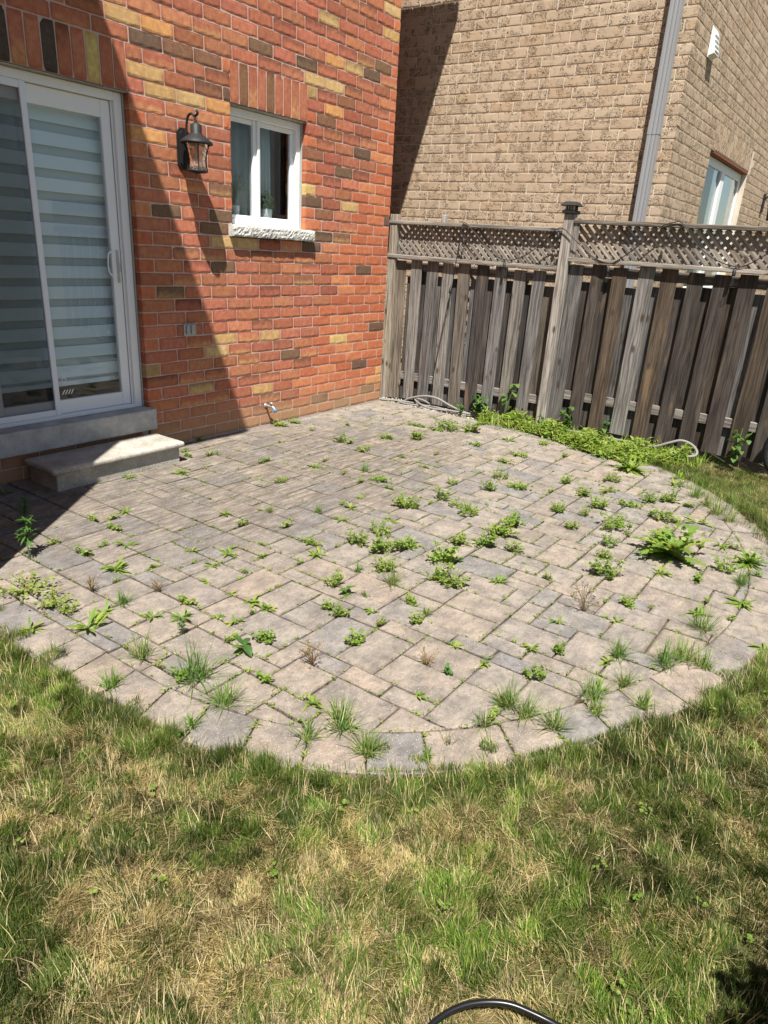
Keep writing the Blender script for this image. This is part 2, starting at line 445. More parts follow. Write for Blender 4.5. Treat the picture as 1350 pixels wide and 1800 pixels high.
DRK = [(-2.933,2.808),(-2.808,1.766),(-2.411,1.669),(-2.268,1.781),(-1.84,2.969),(-1.301,2.985),(-0.235,3.167),(-0.397,3.076),(-0.503,2.428),(-0.237,2.422),(-0.758,2.235),(-1.175,1.757),(-1.044,1.662),(-0.126,1.763),(-2.306,1.379),(-2.81,1.192),(-0.94,0.991),(-1.469,0.617),(-0.803,0.525),(-0.398,0.813),(-1.294,1.578)]
BRN = [(-0.777,2.808),(-1.029,2.607),(-2.399,2.805),(-2.403,2.61),(-1.171,2.33),(-1.036,1.856),(-0.785,1.663),(-1.145,1.569),(-3.011,0.435),(-1.318,1.28),(-0.932,0.818),(-1.177,0.245),(-0.241,0.717),(-0.535,3.169),(-2.309,1.928),(-2.702,2.758)]
DOOR = (-4.62, -3.067, -.3, Z0 + 26*ROW)
WIN = (-2.165, -1.290, Z0 + 18*ROW, Z0 + 27*ROW)
WX, WY = -5.08, -1.36          # corner of the side wing

house = tag(empty('red_brick_house', (0, 0, 0)), 'red brick house with sliding patio door and small kitchen window', 'house')
m = MB()
for (x0, x1, z0, z1) in [(-5.08, DOOR[0], -.3, 5.6), (DOOR[0], DOOR[1]+.004, DOOR[3]+.003, 5.6), (DOOR[1]+.004, WIN[0]-.004, -.3, 5.6),
                         (WIN[0]-.004, WIN[1]+.004, -.3, WIN[2]-.10), (WIN[0]-.004, WIN[1]+.004, WIN[3]+.003, 5.6), (WIN[1]+.004, -.003, -.3, 5.6)]:
    m.box(x0, x1, .0029, .10, z0, z1)
m.box(WIN[0]-.004, WIN[1]+.004, .09, .10, WIN[2]-.10, WIN[2])
wall = m.build('rear_wall', MAT['mortar_pink'], house)
m = MB(); m.box(-.10, -.003, .1005, 8.5, -.3, 5.6)
m.build('side_wall', MAT['brick_red_island'], house)

def rough_brick(seed, w=.257, h=.0845, d=.088, rag=.0022, nx=6, proud=.0022, lip=True):
    """a brick face made of a small uneven grid, with a ragged lower edge; origin at its centre, face at y = 0"""
    rr = random.Random(seed); vs = []; fs = []
    nz = 3
    for j in range(nz+1):
        for i in range(nx+1):
            x = -w/2 + w*i/nx; z = -h/2 + h*[0, .16, .82, 1][j]
            y = rr.uniform(-.0006, .0006)
            if j == 0: z += rr.uniform(-rag, rag*.5); y += .0009
            if j == 3: z += rr.uniform(-rag*.6, rag*.5); y += .0014
            if j == 1 and lip: y -= rr.uniform(.0, proud)
            if i == 0: x += rr.uniform(-.0012, .0015) + (.0018 if j in (0, 3) else 0); y += .0008
            if i == nx: x -= rr.uniform(-.0012, .0015) + (.0018 if j in (0, 3) else 0); y += .0008
            vs.append((x, y, z))
    W = nx+1
    for j in range(nz):
        for i in range(nx):
            fs.append((j*W+i, j*W+i+1, (j+1)*W+i+1, (j+1)*W+i))
    ring = [i for i in range(W)] + [j*W+nx for j in range(1, nz+1)] + [nz*W+i for i in range(nx-1, -1, -1)] + [j*W for j in range(nz-1, 0, -1)]
    b = len(vs)
    for k in ring: vs.append((vs[k][0], d, vs[k][2]))
    n = len(ring)
    for k in range(n):
        fs.append((ring[(k+1) % n], ring[k], b+k, b+(k+1) % n))
    return vs, fs

RB = []
for sdd in range(9):
    mm = MB(); mm.add(*rough_brick(100+sdd)); me = mm.mesh('red_brick_%d' % sdd); me.materials.append(MAT['brick_red']); RB.append(me)

bricks = []   # (x0,x1,row,colour)
def in_list(L, x0, x1, r):
    zc = Z0 + (r-.5)*ROW
    return any(x0 <= a <= x1 and abs(b-zc) < ROW*.5 for a, b in L)
def cut(x0, x1, r):
    off = 0.0 if r % 2 else -.1
    js = [off - LEN*k for k in range(-1, 22)]
    js = sorted(j for j in js if x0+.045 < j < x1-.045)
    e = [x0] + js + [x1]
    return [(a, b) for a, b in zip(e[:-1], e[1:])]
for r in range(1, 59):
    spans = [(-5.08, 0.0)]
    def sub(a, b):
        global spans
        out = []
        for s0, s1 in spans:
            if b <= s0 or a >= s1: out.append((s0, s1)); continue
            if a > s0: out.append((s0, a))
            if b < s1: out.append((b, s1))
        spans = out
    if r <= 29: sub(DOOR[0], DOOR[1])
    if 19 <= r <= 30: sub(WIN[0], WIN[1])
    if r == 18: sub(-2.203, -1.205)
    for s0, s1 in spans:
        for x0, x1 in cut(s0, s1, r):
            if in_list(YEL, x0, x1, r): c = random.choice([(.48,.30,.135), (.46,.27,.115), (.50,.32,.15)])
            elif in_list(HALF_YEL, x0, x1, r): c = (.53,.25,.095)
            elif in_list(DRK, x0, x1, r): c = random.choice([(.155,.088,.052), (.13,.076,.05), (.175,.096,.055)])
            elif in_list(BRN, x0, x1, r): c = random.choice([(.24,.10,.055), (.20,.095,.055)])
            else:
                k = random.choice(RED_TONES); f = random.uniform(.82, 1.14)
                c = (k[0]*f, k[1]*f*random.uniform(.92, 1.12), k[2]*f)
            bricks.append((x0, x1, r, c))
# the bricks that show largest (nearest to the lens, inside the picture) are single pieces
def shown(x, z):
    p = Vector((x, 0, z)) - cam.location if False else Vector((x + 6.427, 4.593, z - 1.625))
    dz = p.dot(fwd); u = p.dot(rgt)/dz*1231.5 + 690.6; v = 922 - p.dot(upv)/dz*1231.5
    return -20 < u < 720 and -20 < v < 860, 1.0/dz
cand = []
for i, (x0, x1, r, c) in enumerate(bricks):
    ok, s = shown((x0+x1)/2, Z0+(r-.5)*ROW)
    if ok: cand.append((s*s*(x1-x0), i))
cand.sort(reverse=True)
single = set(i for _, i in cand[:274])
far = MB()
for i, (x0, x1, r, c) in enumerate(bricks):
    w = x1-x0-.0105 + random.uniform(-.002, .002); zc = Z0+(r-.5)*ROW + random.uniform(-.0015, .0015)
    yy = random.uniform(-.0012, .0012)
    e0 = 0 if (abs(x1) < 1e-6 or abs(x1-DOOR[0]) < 1e-6 or abs(x1-WIN[0]) < 1e-6) else .00525
    e1 = 0 if (abs(x0-DOOR[1]) < 1e-6 or abs(x0-WIN[1]) < 1e-6) else .00525
    xa, xb = x0+e1, x1-e0; w = xb-xa
    if i in single:
        o = link('brick', random.choice(RB), wall); o.color = (*c, 1)
        o.location = ((xa+xb)/2, yy, zc); o.scale = (w/.257, 1, 1)
        o.rotation_euler = (random.uniform(-.008, .008), random.uniform(-.006, .006), random.uniform(-.003, .003))
    else:
        vs, fs = rough_brick(1000+i, w, .0845, .07, nx=3)
        far.add([(v[0]+(xa+xb)/2, v[1]+yy, v[2]+zc) for v in vs], fs)
tag(far.build('upper_brickwork', MAT['brick_red_island'], wall), kind='stuff')
# soldier courses over the two openings
SB = []
for sdd in range(5):
    mm = MB(); mm.add(*rough_brick(300+sdd, .0815, .262, .088, .0012, 3, .001, False)); me = mm.mesh('soldier_%d' % sdd); me.materials.append(MAT['brick_red']); SB.append(me)
n = 9; pw = (WIN[1]-WIN[0])/n
for k in range(n):
    c = (.20, .095, .05) if k in (1, 4) else random.choice(RED_TONES)
    o = link('lintel_brick', random.choice(SB), wall); o.color = (*c, 1)
    o.location = (WIN[0]+(k+.5)*pw, random.uniform(-.001, .001), WIN[3]+ROW*1.5); o.scale = ((pw-.0095)/.0815, 1, (ROW*3-.012)/.262)
n = 16; pw = (DOOR[1]-DOOR[0])/n
for k in range(n):
    q = n-1-k
    c = (.07, .05, .038) if q in (5, 8, 12) else ((.50, .36, .13) if q == 2 else random.choice(RED_TONES))
    o = link('lintel_brick', random.choice(SB), wall); o.color = (*c, 1)
    o.location = (DOOR[0]+(k+.5)*pw, random.uniform(-.001, .001), DOOR[3]+ROW*1.5); o.scale = ((pw-.0095)/.0815, 1, (ROW*3-.012)/.262)
# steel lintel plates under the soldier courses
m = MB(); m.box(WIN[0], WIN[1], .006, .095, WIN[3]-.007, WIN[3]-.001); m.build('lintel_plate', MAT['concrete_step'], house)
m = MB(); m.box(DOOR[0], DOOR[1], .006, .095, DOOR[3]-.007, DOOR[3]-.001)
m.build('lintel_plate', MAT['concrete_step'], house)

# rock-faced window sill
sill = MB(); rr = random.Random(5); nx, nzz = 60, 6; vs = []; fs = []
x0, x1, zz0, zz1 = -2.200, -1.208, WIN[2]-.092, WIN[2]-.004
for j in range(nzz+1):
    for i in range(nx+1):
        edge = (i in (0, nx)) or (j in (0, nzz))
        vs.append((x0+(x1-x0)*i/nx, -.045 - (0 if edge else rr.uniform(.001, .009)), zz0+(zz1-zz0)*j/nzz))
for j in range(nzz):
    for i in range(nx): fs.append((j*(nx+1)+i, j*(nx+1)+i+1, (j+1)*(nx+1)+i+1, (j+1)*(nx+1)+i))
sill.add(vs, fs)
sill.add([(x0,-.045,zz0),(x1,-.045,zz0),(x1,.088,zz0),(x0,.088,zz0),(x0,-.045,zz1),(x1,-.045,zz1),(x1,.088,zz1+.006),(x0,.088,zz1+.006)],
         [(3,2,1,0),(4,5,6,7),(1,2,6,5),(3,0,4,7)])
sill.build('window_sill', MAT['stone_sill'], house)

# door threshold block
m = MB(); m.bbox(-4.9, -3.05, -.075, .095, .185, .345, .008, 2)
th = m.build('door_threshold', MAT['concrete_sill'], house)
m = MB(); m.box(-4.9, -3.10, -.02, .0, -.3, .184)
m.build('threshold_base', MAT['mortar_pink'], house)
for k in range(7):
    for r in (0, 1):
        o = link('brick', random.choice(RB), wall); kk = random.choice(RED_TONES); o.color = (*kk, 1)
        o.location = (-4.78+.267*k+(.13 if r else 0), -.024, .045+r*ROW)
        if o.location.x > -3.2: o.location.x = -3.235; o.scale.x = .6

# ---- sliding patio door
door = empty('sliding_door', (0, 0, 0), house)
m = MB()
m.bbox(-3.140, -3.082, .060, .165, .347, 2.458, .003); m.bbox(-4.62, -3.141, .060, .165, 2.405, 2.458, .003)
m.bbox(-4.62, -3.141, .055, .165, .347, .372, .003); m.box(-3.152, -3.1405, .085, .092, .373, 2.404); m.box(-3.152, -3.1405, .112, .119, .373, 2.404)
m.bbox(-4.62, -4.565, .062, .165, .373, 2.404, .003)
m.build('door_frame', MAT['white_vinyl'], door)
m = MB(); m.bbox(-3.081, -3.068, .050, .10, .346, 2.459, .003); m.build('caulk_bead', MAT['caulk'], door)
def panel(nm, xa, xb, ya, yb, zb, zt, st, rl, tp, matl):
    m = MB()
    m.bbox(xa, xa+st, ya, yb, zb, zt, .003); m.bbox(xb-st, xb, ya, yb, zb, zt, .003)
    m.bbox(xa+st, xb-st, ya+.001, yb-.001, zb, zb+rl, .003); m.bbox(xa+st, xb-st, ya+.001, yb-.001, zt-tp, zt, .003)
    return m.build(nm, matl, door)
panel('door_panel', -4.19, -3.1535, .094, .128, .374, 2.402, .070, .095, .105, MAT['white_vinyl'])
m = MB(); m.box(-4.12, -3.2235, .108, .113, .469, 2.297); m.build('glass_pane', MAT['glass'], door)
panel('fixed_panel', -4.565, -4.125, .132, .163, .374, 2.402, .075, .095, .105, MAT['white_vinyl'])
m = MB(); m.box(-4.49, -4.20, .145, .150, .469, 2.297); m.build('glass_pane', MAT['glass_dim'], door)
panel('screen_panel', -4.56, -3.742, .062, .083, .373, 2.404, .040, .042, .042, MAT['white_metal'])
m = MB(); m.box(-4.52, -3.782, .0715, .0735, .415, 2.362); m.build('screen_mesh', MAT['screen'], door)
# pull handle and latch on the sliding panel
m = MB(); m.tube(spline([(-3.225, .094, 1.475), (-3.245, .058, 1.47), (-3.275, .052, 1.452), (-3.285, .052, 1.40), (-3.283, .052, 1.345), (-3.268, .054, 1.315), (-3.225, .094, 1.30)]), .0055, 8)
m.build('pull_handle', MAT['white_vinyl'], door)
m = MB(); m.bbox(-3.190, -3.172, .083, .0935, 1.255, 1.475, .003); m.bbox(-3.186, -3.176, .066, .0828, 1.33, 1.39, .002)
m.build('latch', MAT['steel'], door)
# worn sticker residue on the glass
m = MB()
for k in range(4): m.add([(-3.70+.022*k, .1062, .505), (-3.692+.022*k, .1062, .503), (-3.672+.022*k, .1062, .535), (-3.680+.022*k, .1062, .537)], [(0, 1, 2, 3)])
for k in range(10):
    a0, a1 = 2*math.pi*k/10, 2*math.pi*(k+1)/10
    f_ = lambda a, r_: (-3.675+r_*math.cos(a), .1062, .605+r_*math.sin(a))
    m.add([f_(a0, .013), f_(a1, .013), f_(a1, .019), f_(a0, .019)], [(0, 1, 2, 3)])
m.build('sticker_residue', MAT['vent_white'], door)

# striped roller blind behind the door
blind = tag(empty('window_blind', (-3.8, .21, .6)), 'pale banded roller blind hanging inside the sliding patio door', 'blind')
def bl(mb, nm, matl):
    o = mb.build(nm, matl, blind); o.location = (3.8, -.238, -.6); return o
m = MB(); m.bbox(-4.50, -3.16, .20, .27, 2.30, 2.38, .01, 2); bl(m, 'headrail', MAT['white_vinyl'])
z = 2.30; k = 0
while z > .64:
    m = MB(); xa, xb = -4.48, -3.17
    m.add([(xa,.213,z),(xb,.213,z),(xb,.198,z-.080),(xa,.198,z-.080),(xa,.216,z),(xb,.216,z),(xb,.201,z-.080),(xa,.201,z-.080)],
          [(0,3,2,1),(4,5,6,7),(2,3,7,6),(0,1,5,4),(1,2,6,5),(3,0,4,7)])
    bl(m, 'band', MAT['blind_light'])
    m = MB(); m.box(xa, xb, .222, .224, z-.138, z-.074); bl(m, 'sheer_band', MAT['blind_sheer'])
    z -= .1345; k += 1
m = MB(); m.bbox(-4.48, -3.17, .203, .222, z-.005, z+.03, .005, 2); bl(m, 'bottom_rail', MAT['blind_light'])

# dim rooms behind the openings
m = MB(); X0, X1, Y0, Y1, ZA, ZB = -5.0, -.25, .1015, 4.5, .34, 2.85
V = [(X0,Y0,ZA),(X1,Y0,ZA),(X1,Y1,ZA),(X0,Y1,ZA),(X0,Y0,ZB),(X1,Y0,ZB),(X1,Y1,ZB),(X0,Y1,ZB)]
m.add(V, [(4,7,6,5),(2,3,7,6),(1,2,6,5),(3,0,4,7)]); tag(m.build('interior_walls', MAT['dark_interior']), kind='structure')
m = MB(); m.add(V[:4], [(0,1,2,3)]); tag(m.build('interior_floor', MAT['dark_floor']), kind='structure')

# ---- kitchen window
kw = empty('kitchen_window', (0, 0, 0), house)
a, b, c0, c1 = WIN[0]+.004, WIN[1]-.004, WIN[2]+.002, WIN[3]-.009
m = MB(); fy0, fy1 = .072, .150
m.bbox(a, a+.05, fy0, fy1, c0, c1, .004); m.bbox(b-.05, b, fy0, fy1, c0, c1, .004)
m.bbox(a+.0505, b-.0505, fy0, fy1, c1-.055, c1, .004); m.bbox(a+.0505, b-.0505, fy0, fy1, c0, c0+.040, .004)
m.build('window_frame', MAT['white_vinyl'], kw)
mid = -1.795
m = MB(); m.bbox(mid-.0005, mid+.030, .084, .135, c0+.041, c1-.056, .004); m.bbox(mid-.034, mid-.001, .100, .149, c0+.041, c1-.056, .004)
m.build('mullion', MAT['white_vinyl'], kw)
m = MB()
for (p, q, yy) in ((a+.051, mid-.0345, .112), (mid+.0305, b-.051, .106)):
    m.bbox(p, q, yy, yy+.03, c1-.092, c1-.056, .003); m.bbox(p, q, yy, yy+.03, c0+.041, c0+.072, .003)
m.bbox(b-.090, b-.051, .1065, .1355, c0+.0725, c1-.0925, .003); m.bbox(a+.051, a+.085, .1125, .1415, c0+.0725, c1-.0925, .003)
m.build('sash', MAT['white_vinyl'], kw)
m = MB(); m.box(a+.085, mid-.035, .124, .128, c0+.072, c1-.092); m.build('glass_pane', MAT['glass_dim'], kw)
m = MB(); m.box(mid+.031, b-.090, .119, .123, c0+.072, c1-.092); m.build('glass_pane', MAT['glass'], kw)
m = MB(); m.bbox(b-.001, b+.003, .05, .10, c0, c1, .001); m.build('caulk_bead', MAT['caulk'], kw)
m = MB(); m.bbox(-2.3, -1.2, .1505, .36, WIN[2]-.04, WIN[2]+.068, .004); m.build('inner_ledge', MAT['white_vinyl'], kw)

def curtain(name, xa, xb, ya, label):
    m = MB(); vs = []; fs = []; nx = 60
    for j, z in enumerate((2.75, 2.3, 1.75)):
        for i in range(nx+1):
            u = i/nx; sp = 1 - .18*(j == 0)
            vs.append((xa+(xb-xa)*u, ya+.020*math.sin(u*(xb-xa)*62*sp+j*.5)+.006*math.sin(u*77), z))
    for j in range(2):
        for i in range(nx): fs.append((j*(nx+1)+i, j*(nx+1)+i+1, (j+1)*(nx+1)+i+1, (j+1)*(nx+1)+i))
    m.add(vs, fs, True); o = m.build(name, MAT['curtain']); md = o.modifiers.new('thick', 'SOLIDIFY'); md.thickness = .003
    tag(o, label, 'curtain', 'curtains behind the kitchen window'); return o
curtain('curtain', -2.35, -1.76, .262, 'pale pleated curtain behind the left pane of the kitchen window')
curtain('curtain', -1.74, -1.475, .272, 'pale pleated curtain drawn behind the right pane of the kitchen window')

# ---- roof and wing (out of the picture; they shade the door side of the wall)
m = MB(); m.box(-5.3, .35, -.50, 9.0, 5.58, 5.74); m.build('eave', MAT['soffit'], house)
m = MB(); m.add([(-5.3,-.50,5.745),(.35,-.50,5.745),(.35,9,5.745),(-5.3,9,5.745),(-2.5,2.6,7.4),(-2.5,5.8,7.4)], [(0,1,4),(1,2,5,4),(2,3,5),(3,0,4,5)])
m.build('roof', MAT['asphalt_shingle'], house)
m = MB(); m.box(-9.5, WX, WY, .0, -.3, 5.8); m.build('wing_wall', MAT['brick_red_island'], house)
m = MB(); m.box(-10, -4.478, -1.848, -.505, 5.80, 5.96); m.build('wing_eave', MAT['soffit'], house)
m = MB(); m.add([(-10,-1.848,5.965),(-4.478,-1.848,5.965),(-4.478,-.5,5.965),(-10,-.5,5.965),(-5.6,-.5,6.8),(-10,-.5,6.8)], [(0,1,4,5),(1,2,4),(2,3,5,4),(3,0,5)])
m.build('wing_roof', MAT['asphalt_shingle'], house)

# ================================================================== TAN NEIGHBOUR HOUSE
NX, NY = 1.05, -2.435
nb = tag(empty('tan_brick_house', (NX, NY, 0)), 'tan brick neighbour house behind the fence with grey downspout at its corner', 'house')
def nbp(mb, nm, matl, par=None):
    o = mb.build(nm, matl, par or nb)
    if par is None: o.location = (-NX, -NY, 0)
    return o
NW = (2.50, 4.66, 1.30, 2.83)     # window opening in its rear face
m = MB(); m.box(NX+.006, NX+.12, NY+.006, 9.0, -.3, 5.6)
for (x0, x1, z0, z1) in [(NX+.1205, NW[0], -.3, 5.6), (NW[0], NW[1], -.3, NW[2]), (NW[0], NW[1], NW[3], 5.6), (NW[1], 9.0, -.3, 5.6)]:
    m.box(x0, x1, NY+.006, NY+.12, z0, z1)
nwall = nbp(m, 'wall', MAT['mortar_grey'])
TB = []
for sdd in range(6):
    mm = MB(); vs, fs = rough_brick(500+sdd, .257, .0845, .0945, .0012, 4, .0, False)
    mm.add([(y, -x, z) for x, y, z in vs], fs); me = mm.mesh('tan_brick_%d' % sdd); me.materials.append(MAT['brick_tan']); TB.append(me)
NZ0 = 2.15 - 24*ROW
farm = MB(); cnt = 0; cells = []
for r in range(0, 60):
    zc = NZ0 + (r+.5)*ROW
    hdr = (r % 2 == 1)
    y = NY; k = 0
    while y < 2.4:
        w = .1 if (hdr and k == 0) else LEN
        cells.append((y, y+w, zc)); y += w; k += 1
def size_nb(c):
    y, z = (c[0]+c[1])/2, c[2]
    p = Vector((NX+6.427, y+4.593, z-1.625)); dz = p.dot(fwd)
    u = p.dot(rgt)/dz*1231.5+690.6; v = 922-p.dot(upv)/dz*1231.5
    if not (690 < u < 1260 and -15 < v < 460): return -1
    return (c[1]-c[0])/dz**2
order = sorted(range(len(cells)), key=lambda i: -size_nb(cells[i]))
sing = set(i for i in order[:298] if size_nb(cells[i]) > 0)
for i, (ya, yb, zc) in enumerate(cells):
    e0 = 0 if abs(ya-NY) < 1e-6 else .0055
    a_, b_ = ya+e0, yb-.0055; xx = NX + random.uniform(-.001, .001)
    if i in sing:
        o = link('brick', random.choice(TB), nwall)
        o.location = (xx, (a_+b_)/2, zc+random.uniform(-.001, .001)); o.scale = (1, (b_-a_)/.257, 1)
    else:
        vs, fs = rough_brick(2000+i, b_-a_, .0845, .0945, .001, 2, 0, False)
        farm.add([(xx+y, (a_+b_)/2-x, zc+z) for x, y, z in vs], fs)
for r in range(0, 60):
    zc = NZ0 + (r+.5)*ROW; x = NX + (0 if r % 2 else .1); k = 0
    if r % 2 == 0: x = NX + .1
    else: x = NX + .267
    xs = [NX+.002] if False else []
    while x < 8.9:
        a_, b_ = x+.0055, x+LEN-.0055
        if zc > NW[2] and zc < NW[3]:
            if a_ < NW[0] < b_: b_ = NW[0]-.002
            elif NW[0] <= a_ and b_ <= NW[1]: x += LEN; continue
            elif a_ < NW[1] < b_: a_ = NW[1]+.002
        # soldier band above the window is laid plain
        if NW[3] < zc < NW[3]+.27 and NW[0] <= a_ < NW[1]: x += LEN; continue
        if b_-a_ > .03:
            vs, fs = rough_brick(3000+r*50+k, b_-a_, .0845, .04, .0012, 2, 0, False)
            farm.add([(v[0]+(a_+b_)/2, v[1]+NY, v[2]+zc) for v in vs], fs)
        x += LEN; k += 1
    if r % 2 == 1:   # stretcher returned round the corner
        vs, fs = rough_brick(6000+r, .166, .0845, .04, .0012, 2, 0, False)
        farm.add([(v[0]+NX+.095+.083, v[1]+NY, v[2]+zc) for v in vs], fs)
x = NW[0]
while x < NW[1]:
    vs, fs = rough_brick(7000+int(x*100), .083, .26, .04, .0012, 2, 0, False)
    farm.add([(v[0]+x+.05, v[1]+NY, v[2]+NW[3]+.14) for v in vs], fs); x += .0945
fo = farm.build('far_brickwork', MAT['brick_tan_island'], nwall); tag(fo, kind='stuff')
# corner returns: the end face of the corner stretchers
# window
nwn = empty('rear_window', (0, 0, 0), nwall)
def np2(mb, nm, matl): return mb.build(nm, matl, nwn)
m = MB(); a, b, c0, c1 = NW[0]+.005, NW[1]-.005, NW[2]+.005, NW[3]-.035
y0, y1 = NY+.075, NY+.118
m.bbox(a, a+.09, y0, y1, c0, c1, .004); m.bbox(b-.09, b, y0, y1, c0, c1, .004); m.bbox(a+.0905, b-.0905, y0, y1, c1-.09, c1, .004); m.bbox(a+.0905, b-.0905, y0, y1, c0, c0+.09, .004)
m.bbox((a+b)/2-.09, (a+b)/2+.09, y0-.012, y1, c0+.0905, c1-.0905, .004)
np2(m, 'window_frame', MAT['white_vinyl'])
for (p, q) in ((a+.09, (a+b)/2-.09), ((a+b)/2+.09, b-.09)):
    m = MB(); m.box(p, q, y0+.015, y0+.02, c0+.09, c1-.09); np2(m, 'glass_pane', MAT['glass'])
m = MB(); m.box(NW[0], NW[1], NY+.006, NY+.118, NW[3]-.030, NW[3]-.002); np2(m, 'lintel_plate', MAT['rust_lintel'])
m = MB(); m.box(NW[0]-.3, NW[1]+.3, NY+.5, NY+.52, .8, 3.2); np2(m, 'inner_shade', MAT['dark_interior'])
# vent hood
vent = MB(); vx = 1.70
vent.add([(vx-.09,NY-.001,3.49),(vx+.09,NY-.001,3.49),(vx+.09,NY-.001,3.71),(vx-.09,NY-.001,3.71),(vx-.09,NY-.060,3.51),(vx+.09,NY-.060,3.51),(vx+.09,NY-.025,3.70),(vx-.09,NY-.025,3.70)],
         [(0,1,5,4),(1,2,6,5),(2,3,7,6),(3,0,4,7),(4,5,6,7)])
vent.bbox(vx-.105, vx+.105, NY-.010, NY-.002, 3.475, 3.725, .003)
for k in range(4): vent.bbox(vx-.075, vx+.075, NY-.064+.0075*k, NY-.054+.0075*k, 3.53+.042*k, 3.542+.042*k, .002)
nbp(vent, 'vent_hood', MAT['vent_white'], nwall)
# wall lantern at the picture's right edge
m = MB(); lx = 6.15
m.bbox(lx-.05, lx+.05, NY-.025, NY-.002, 2.45, 2.70, .005); m.tube(spline([(lx, NY-.02, 2.62), (lx, NY-.10, 2.70), (lx, NY-.16, 2.66), (lx, NY-.16, 2.60)]), .012)
m.lathe([(.0, .10), (.05, .08), (.09, .04), (.07, .03), (.06, -.14), (.07, -.16), (0, -.17)], 10, (lx, NY-.16, 2.50))
nbp(m, 'wall_lantern', MAT['black_metal'], nwall)
# downspout with ribs, straps
m = MB(); dx, dy = NX-.065, -2.262; prof = []
hw, hd = .052, .036
pts = [(-hd,-hw), (-hd, -hw*.55), (-hd+.006,-hw*.45), (-hd+.006,-hw*.25), (-hd,-hw*.15), (-hd,hw*.15), (-hd+.006,hw*.25), (-hd+.006,hw*.45), (-hd,hw*.55), (-hd,hw), (hd,hw), (hd,-hw)]
def dsp(za, zb, grow=0.0):
    n = len(pts); vs = [(dx+p[0]*(1+grow), dy+p[1]*(1+grow), z) for z in (za, zb) for p in pts]
    m.add(vs, [(k, (k+1) % n, n+(k+1) % n, n+k)[::-1] for k in range(n)] + [tuple(range(n)), tuple(range(2*n-1, n-1, -1))])
dsp(.05, 2.80); dsp(2.805, 5.55); dsp(2.74, 2.86, .06)
nbp(m, 'downspout', MAT['downspout'], nwall)
m = MB(); m.box(NX-.32, 9.3, NY-.35, 9.3, 5.60, 5.76); nbp(m, 'eave', MAT['soffit'])
m = MB(); m.add([(NX-.32,NY-.35,5.765),(9.3,NY-.35,5.765),(9.3,9.3,5.765),(NX-.32,9.3,5.765),(5,2,8),(5,5,8)], [(0,1,4),(1,2,5,4),(2,3,5),(3,0,4,5)]); nbp(m, 'roof', MAT['asphalt_shingle'])

# ================================================================== PATIO
PC, PR = (-2.62, -1.90), 2.64
TH = np.radians([180, 184, 194, 201.5, 207.4, 215.5, 222, 229.3, 237.5, 245, 256, 265.7, 292.7, 312.2, 327, 345, 360])
RT = np.array([2.575, 2.58, 2.68, 2.76, 2.81, 2.82, 2.80, 2.75, 2.69, 2.66, 2.64, 2.61, 2.61, 2.65, 2.69, 2.66, 2.64])
TH2 = np.linspace(math.pi, 2*math.pi, 181); RT2 = np.convolve(np.pad(np.interp(TH2, TH, RT), 8, mode='edge'), np.ones(17)/17, 'valid')
def hullify():
    """keep the rim convex"""
    global RT2
    for _ in range(400):
        x, y = RT2*np.cos(TH2), RT2*np.sin(TH2); px_, py_ = np.r_[x[0], x[:-1]], np.r_[y[0]+.02, y[:-1]]; nx_, ny_ = np.r_[x[1:], x[-1]], np.r_[y[1:], y[-1]+.02]
        cr = (x-px_)*(ny_-y)-(y-py_)*(nx_-x)
        bad = cr < 0
        if not bad.any(): break
        mx, my = (px_+nx_)/2, (py_+ny_)/2
        RT2 = np.where(bad, np.hypot(mx, my)+1e-5, RT2)
hullify()
def rad_at(a): return float(np.interp(a, TH2, RT2))
BW = .215
XL, XR = PC[0]-rad_at(math.pi), PC[0]+rad_at(2*math.pi)        # straight sides run up to the house wall
def outline(off, top=0.0, n=72):
    A_ = [math.pi+math.pi*k/n for k in range(n+1)]
    pts = [(PC[0]+(rad_at(a)+off)*math.cos(a), PC[1]+(rad_at(a)+off)*math.sin(a)) for a in A_]
    return pts + [(pts[-1][0], top), (pts[0][0], top)]
m = MB(); o_ = outline(.01, -.002); m.add([(x, y, -.0155) for x, y in o_], [tuple(range(len(o_)))])
patio = tag(m.build('patio', MAT['joint_sand']), kind='structure')

def clip(poly, conv):
    out = poly
    n = len(conv)
    for i in range(n):
        a, b = conv[i], conv[(i+1) % n]
        ex, ey = b[0]-a[0], b[1]-a[1]
        res = []; m_ = len(out)
        for j in range(m_):
            p, q = out[j], out[(j+1) % m_]
            sp = ex*(p[1]-a[1])-ey*(p[0]-a[0]); sq = ex*(q[1]-a[1])-ey*(q[0]-a[0])
            if sp >= 0: res.append(p)
            if (sp >= 0) != (sq >= 0):
                t_ = sp/(sp-sq); res.append((p[0]+(q[0]-p[0])*t_, p[1]+(q[1]-p[1])*t_))
        out = res
        if len(out) < 3: return []
    return out
def area(p): return abs(sum(p[i][0]*p[(i+1) % len(p)][1]-p[(i+1) % len(p)][0]*p[i][1] for i in range(len(p))))/2

